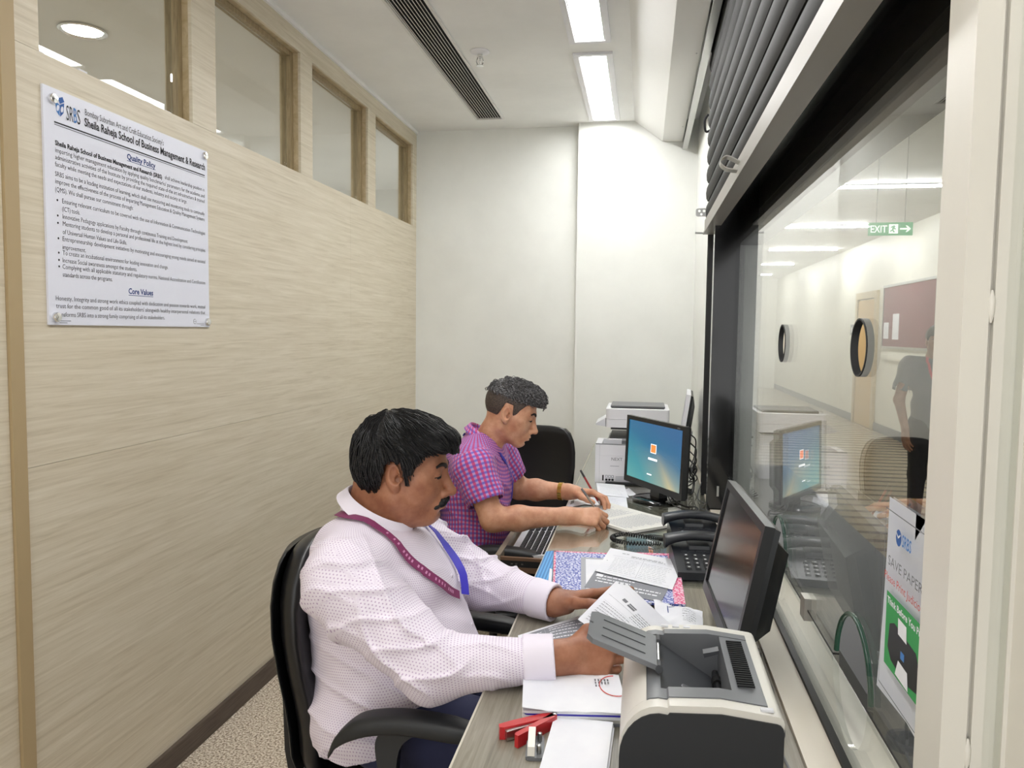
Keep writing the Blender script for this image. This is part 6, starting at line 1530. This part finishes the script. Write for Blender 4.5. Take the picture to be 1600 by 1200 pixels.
# --- open ledger and loose papers in front of the man in the checked shirt
zl = GZ + 0.0005
S1, S0 = (-0.150, 2.775), (0.012, 2.955)
L1 = Sheet('open_ledger', 'open ledger with ruled pages under the writing hand', 'book', [S1 + (zl,), (-0.030, 2.650, zl), (0.160, 2.818, zl), S0 + (zl,)], 'paper_cream', 0.009, 0.0, group='files on the desk')
pg2 = Sheet('p', 'p', 'p', [S1 + (zl,), S0 + (zl,), (-0.115, 3.085, zl), (-0.272, 2.905, zl)], 'paper_cream', 0.009)
pg2.body.name = 'left_page_block'; pg2.body.data.transform(Matrix.Translation(pg2.root.location - L1.root.location)); pg2.body.parent = L1.root
old = pg2.root; pg2.root = L1.root
bpy.data.objects.remove(old); L1.body.name = 'right_page_block'
for pg, a, b in ((L1, 30, 31), (pg2, 32, 33)):
    pg.quads('ruled_lines', [(0.06, 0.06 + 0.06 * k, 0.95, 0.063 + 0.06 * k) for k in range(15)], 'ink_light'); pg.lines('handwriting', 0.1, 0.85, [0.075 + 0.06 * k for k in range(14)], 'ink_light', 0.02, seed=a)
cvr = bmesh.new()
prism([(-0.154, 2.775), (-0.030, 2.643), (0.166, 2.818), (0.010, 2.962), (-0.115, 3.091), (-0.278, 2.905)], GZ + 0.00005, GZ + 0.0004, 'z', cvr)
rel(obj('cover', cvr, 'black_plastic'), L1.root)
for k, (lb, cs, lift) in enumerate((('folded white letter lying beside the box printer', [(-0.175, 3.27), (-0.045, 3.235), (-0.070, 3.50), (-0.200, 3.53)], 0.0),
        ('white slip lying under the left hand of the man writing', [(-0.245, 3.075), (-0.045, 3.045), (-0.055, 3.235), (-0.230, 3.26)], 0.0),
        ('small folded paper lying nearest the foot of the lit monitor', [(-0.045, 3.27), (-0.012, 3.30), (-0.048, 3.44), (-0.065, 3.40)], 0.0))):
    s_ = Sheet('loose_paper', lb, 'paper', [(c[0], c[1], zl + 0.001 + lift) for c in cs], 'paper', 0.0008, 0.004)
    s_.lines('printed_lines', 0.1, 0.9, [0.15 + 0.09 * q for q in range(8)], 'ink_light', 0.012, seed=40 + k)
en = Sheet('envelope', 'bent white envelope with printed bars at the desk edge', 'paper', [(-0.283, 2.985, zl + 0.001), (-0.190, 3.11, zl + 0.001), (-0.215, 3.205, zl + 0.006), (-0.283, 3.12, zl + 0.012)], 'paper', 0.0012, 0.012)
en.quads('printed_bars', [(0.12 + 0.03 * k, 0.2, 0.135 + 0.03 * k, 0.5) for k in range(5)], 'ink'); en.quads('printed_bars', [(0.6, 0.5 + 0.06 * k, 0.75, 0.53 + 0.06 * k) for k in range(3)], 'ink_grey')

# --- pens in the hands of the man in the checked shirt
def pen(label, a, b, m, cap):
    a, b = Vector(a), Vector(b); t = thing('pen', label, 'pen', b, 0, 'pens held by the man in the checked shirt'); d = (a - b)
    rel(obj('barrel', tube([b + d * 0.12, b + d * 0.8], 0.0042, 10), m, smooth=50), t)
    rel(obj('cap', tube([b + d * 0.8, b + d], [0.0045, 0.0040], 10), cap, smooth=50), t); rel(obj('tip', tube([b, b + d * 0.12], [0.0008, 0.0040], 10), 'steel', smooth=50), t)
pen('silver pen in the near writing hand', (-0.207, 2.735, 0.880), (-0.118, 2.748, 0.757), 'brushed', 'grey_plastic')
pen('dark red pen held in the hand with the gold bracelet', (-0.236, 3.055, 0.888), (-0.150, 2.985, 0.765), 'pen_red', 'black_plastic')

# --- telephones
def telephone(label, loc, rz):
    t = thing('telephone', label, 'telephone', loc, rz, 'black desk telephones')
    obj('base', prism([(-0.10, 0.0003), (0.10, 0.0003), (0.10, 0.060), (0.02, 0.050), (-0.10, 0.022)], -0.08, 0.08, 'x'), 'phone_black', t, bevel=0.005)
    obj('cradle', prism([(0.03, 0.052), (0.098, 0.058), (0.098, 0.068), (0.034, 0.062)], -0.03, 0.03, 'x'), 'phone_black', t, bevel=0.003)
    hpts = spline([(-0.100, 0.064, 0.066), (-0.078, 0.064, 0.076), (-0.03, 0.064, 0.085), (0.03, 0.064, 0.085), (0.078, 0.064, 0.076), (0.100, 0.064, 0.066)], 4)
    rings = []
    for i, p in enumerate(hpts):
        e = abs(i - (len(hpts) - 1) / 2) / ((len(hpts) - 1) / 2); w_ = 0.025 + 0.006 * e ** 2; h_ = 0.0115 + 0.008 * e ** 3
        rings.append([(p.x, p.y + w_ * 2 * a, p.z + h_ * 2 * b) for a, b in rrect(1, 1, 0.3, 3)])
    obj('handset', loft(rings), 'phone_black', t, smooth=50)
    k0 = None
    for r_ in range(4):
        for c_ in range(4):
            x = -0.045 + 0.026 * c_; y = -0.078 + 0.022 * r_; z = 0.022 + (y + 0.10) * 0.233
            if k0 is None:
                k0 = obj('key', loft([[(-0.008, -0.006, -0.001), (0.008, -0.006, -0.001), (0.008, 0.006, 0.001), (-0.008, 0.006, 0.001)], [(-0.0065, -0.0045, 0.004), (0.0065, -0.0045, 0.004), (0.0065, 0.0045, 0.006), (-0.0065, 0.0045, 0.006)]]), 'black_plastic', t); o = k0
                f_ = Matrix.Translation((0, 0, 0.0053)) @ Matrix.Rotation(math.atan2(0.002, 0.009), 4, 'X')
                flat(rect(-0.003, -0.0025, 0.003, 0.0025), f_, 'key_white', o, 'key_digit')
                o.location = (x, y, z)
            else:
                o = k0.copy(); COL.objects.link(o); o.parent = t; o.location = (x, y, z)
                dg_ = k0.children[0].copy(); COL.objects.link(dg_); dg_.parent = o
    for c_ in range(5): obj('speed_key', box(-0.055 + 0.022 * c_, -0.039 + 0.022 * c_, 0.012, 0.020, 0.047, 0.0515), 'key_dark', t, bevel=0.001)
    return t
telephone('black desk telephone nearest the far monitor with coiled cord', (0.185, 2.56, GZ), R(6))
telephone('black desk telephone with keypad beside the pink-edged booklet', (0.182, 2.285, GZ), R(5))
# coiled handset cord
ctr = spline([(0.085, 2.56, 0.757), (0.05, 2.575, 0.757), (0.0, 2.588, 0.757), (-0.05, 2.605, 0.757), (-0.085, 2.565, 0.757), (-0.08, 2.525, 0.757), (-0.04, 2.495, 0.757), (0.02, 2.500, 0.757), (0.07, 2.515, 0.757)], 40)
pts = []; prevn = None; ph = 0.0
for i, p in enumerate(ctr):
    d = (ctr[min(i + 1, len(ctr) - 1)] - ctr[max(i - 1, 0)]).normalized(); s = d.cross(Vector((0, 0, 1))).normalized()
    ph += 1.0; pts.append(p + (s * math.cos(ph) + Vector((0, 0, 1)) * math.sin(ph)) * 0.0065)
cc = thing('coiled_cord', 'black coiled telephone cord looped on the glass desk top', 'cord', (0.085, 2.56, GZ)); rel(obj('coil', tube(pts, 0.0020, 5), 'black_plastic', smooth=60), cc)
rel(obj('plain_lead', tube(spline([(0.10, 2.62, 0.7505), (0.05, 2.645, 0.7485), (0.02, 2.625, 0.7485), (0.045, 2.60, 0.7485), (0.083, 2.575, 0.755)], 6), 0.0018, 6), 'black_plastic', smooth=60), cc)

# --- cables
def cable(label, pts, r=0.0028, m='black_plastic', n=8):
    base = Vector(min(pts, key=lambda p: p[2])); t = thing('cable', label, 'cable', base, 0, 'cables around the desk')
    rel(obj('lead', tube(spline(pts, n), r, 6), m, smooth=60), t)
    return t
cable('black cable running from the lit monitor to the round grommet', [(0.115, 3.16, 0.80), (0.135, 3.10, 0.775), (0.175, 3.02, 0.770), (0.213, 2.94, 0.785), (0.221, 2.905, 0.752)], 0.0035)
cable('thinner black cable from the lit monitor to the round grommet', [(0.105, 3.15, 0.80), (0.130, 3.07, 0.765), (0.18, 2.98, 0.766), (0.214, 2.925, 0.778), (0.217, 2.895, 0.752)], 0.0026)
cable('wavy grey cable lying between the shutter guide and the grommet', [(0.262, 3.38, 0.80), (0.240, 3.28, 0.751), (0.262, 3.18, 0.751), (0.238, 3.10, 0.751), (0.262, 3.02, 0.751), (0.250, 2.95, 0.752), (0.232, 2.915, 0.754)], 0.0022, 'grey_plastic_dark')
for k in range(5):
    rnd = random.Random(50 + k); y0 = 3.42 + 0.02 * k
    cable(['topmost black loop of the cable tangle behind the lit monitor', 'second black loop of the cable tangle behind the lit monitor', 'third black loop of the cable tangle behind the lit monitor', 'fourth black loop of the cable tangle behind the lit monitor', 'lowest black lead of the cable tangle behind the lit monitor'][k],
          [(0.215, y0, 1.00 - 0.04 * k), (0.238 + 0.004 * k, y0 + 0.03, 0.97 - 0.045 * k), (0.232, y0 + rnd.uniform(-0.02, 0.05), 0.90 - 0.035 * k), (0.215, y0 - 0.02, 0.85 - 0.022 * k), (0.236, y0 + 0.02, 0.80 - 0.008 * k), (0.225, y0 - 0.05, 0.752), (0.19, y0 - 0.02 + 0.02 * k, 0.751)], 0.003 + 0.0006 * (k % 2))
cable('black printer cable dropping into the grommet beside the near printer', [(0.203, 1.32, 0.86), (0.228, 1.33, 0.84), (0.236, 1.35, 0.79), (0.228, 1.37, 0.752)], 0.0032)
cable('thin grey cable lying along the ledge beside the near printer', [(0.226, 1.374, 0.752), (0.240, 1.33, 0.744), (0.248, 1.22, 0.7435), (0.245, 1.05, 0.7435)], 0.0024, 'grey_plastic')
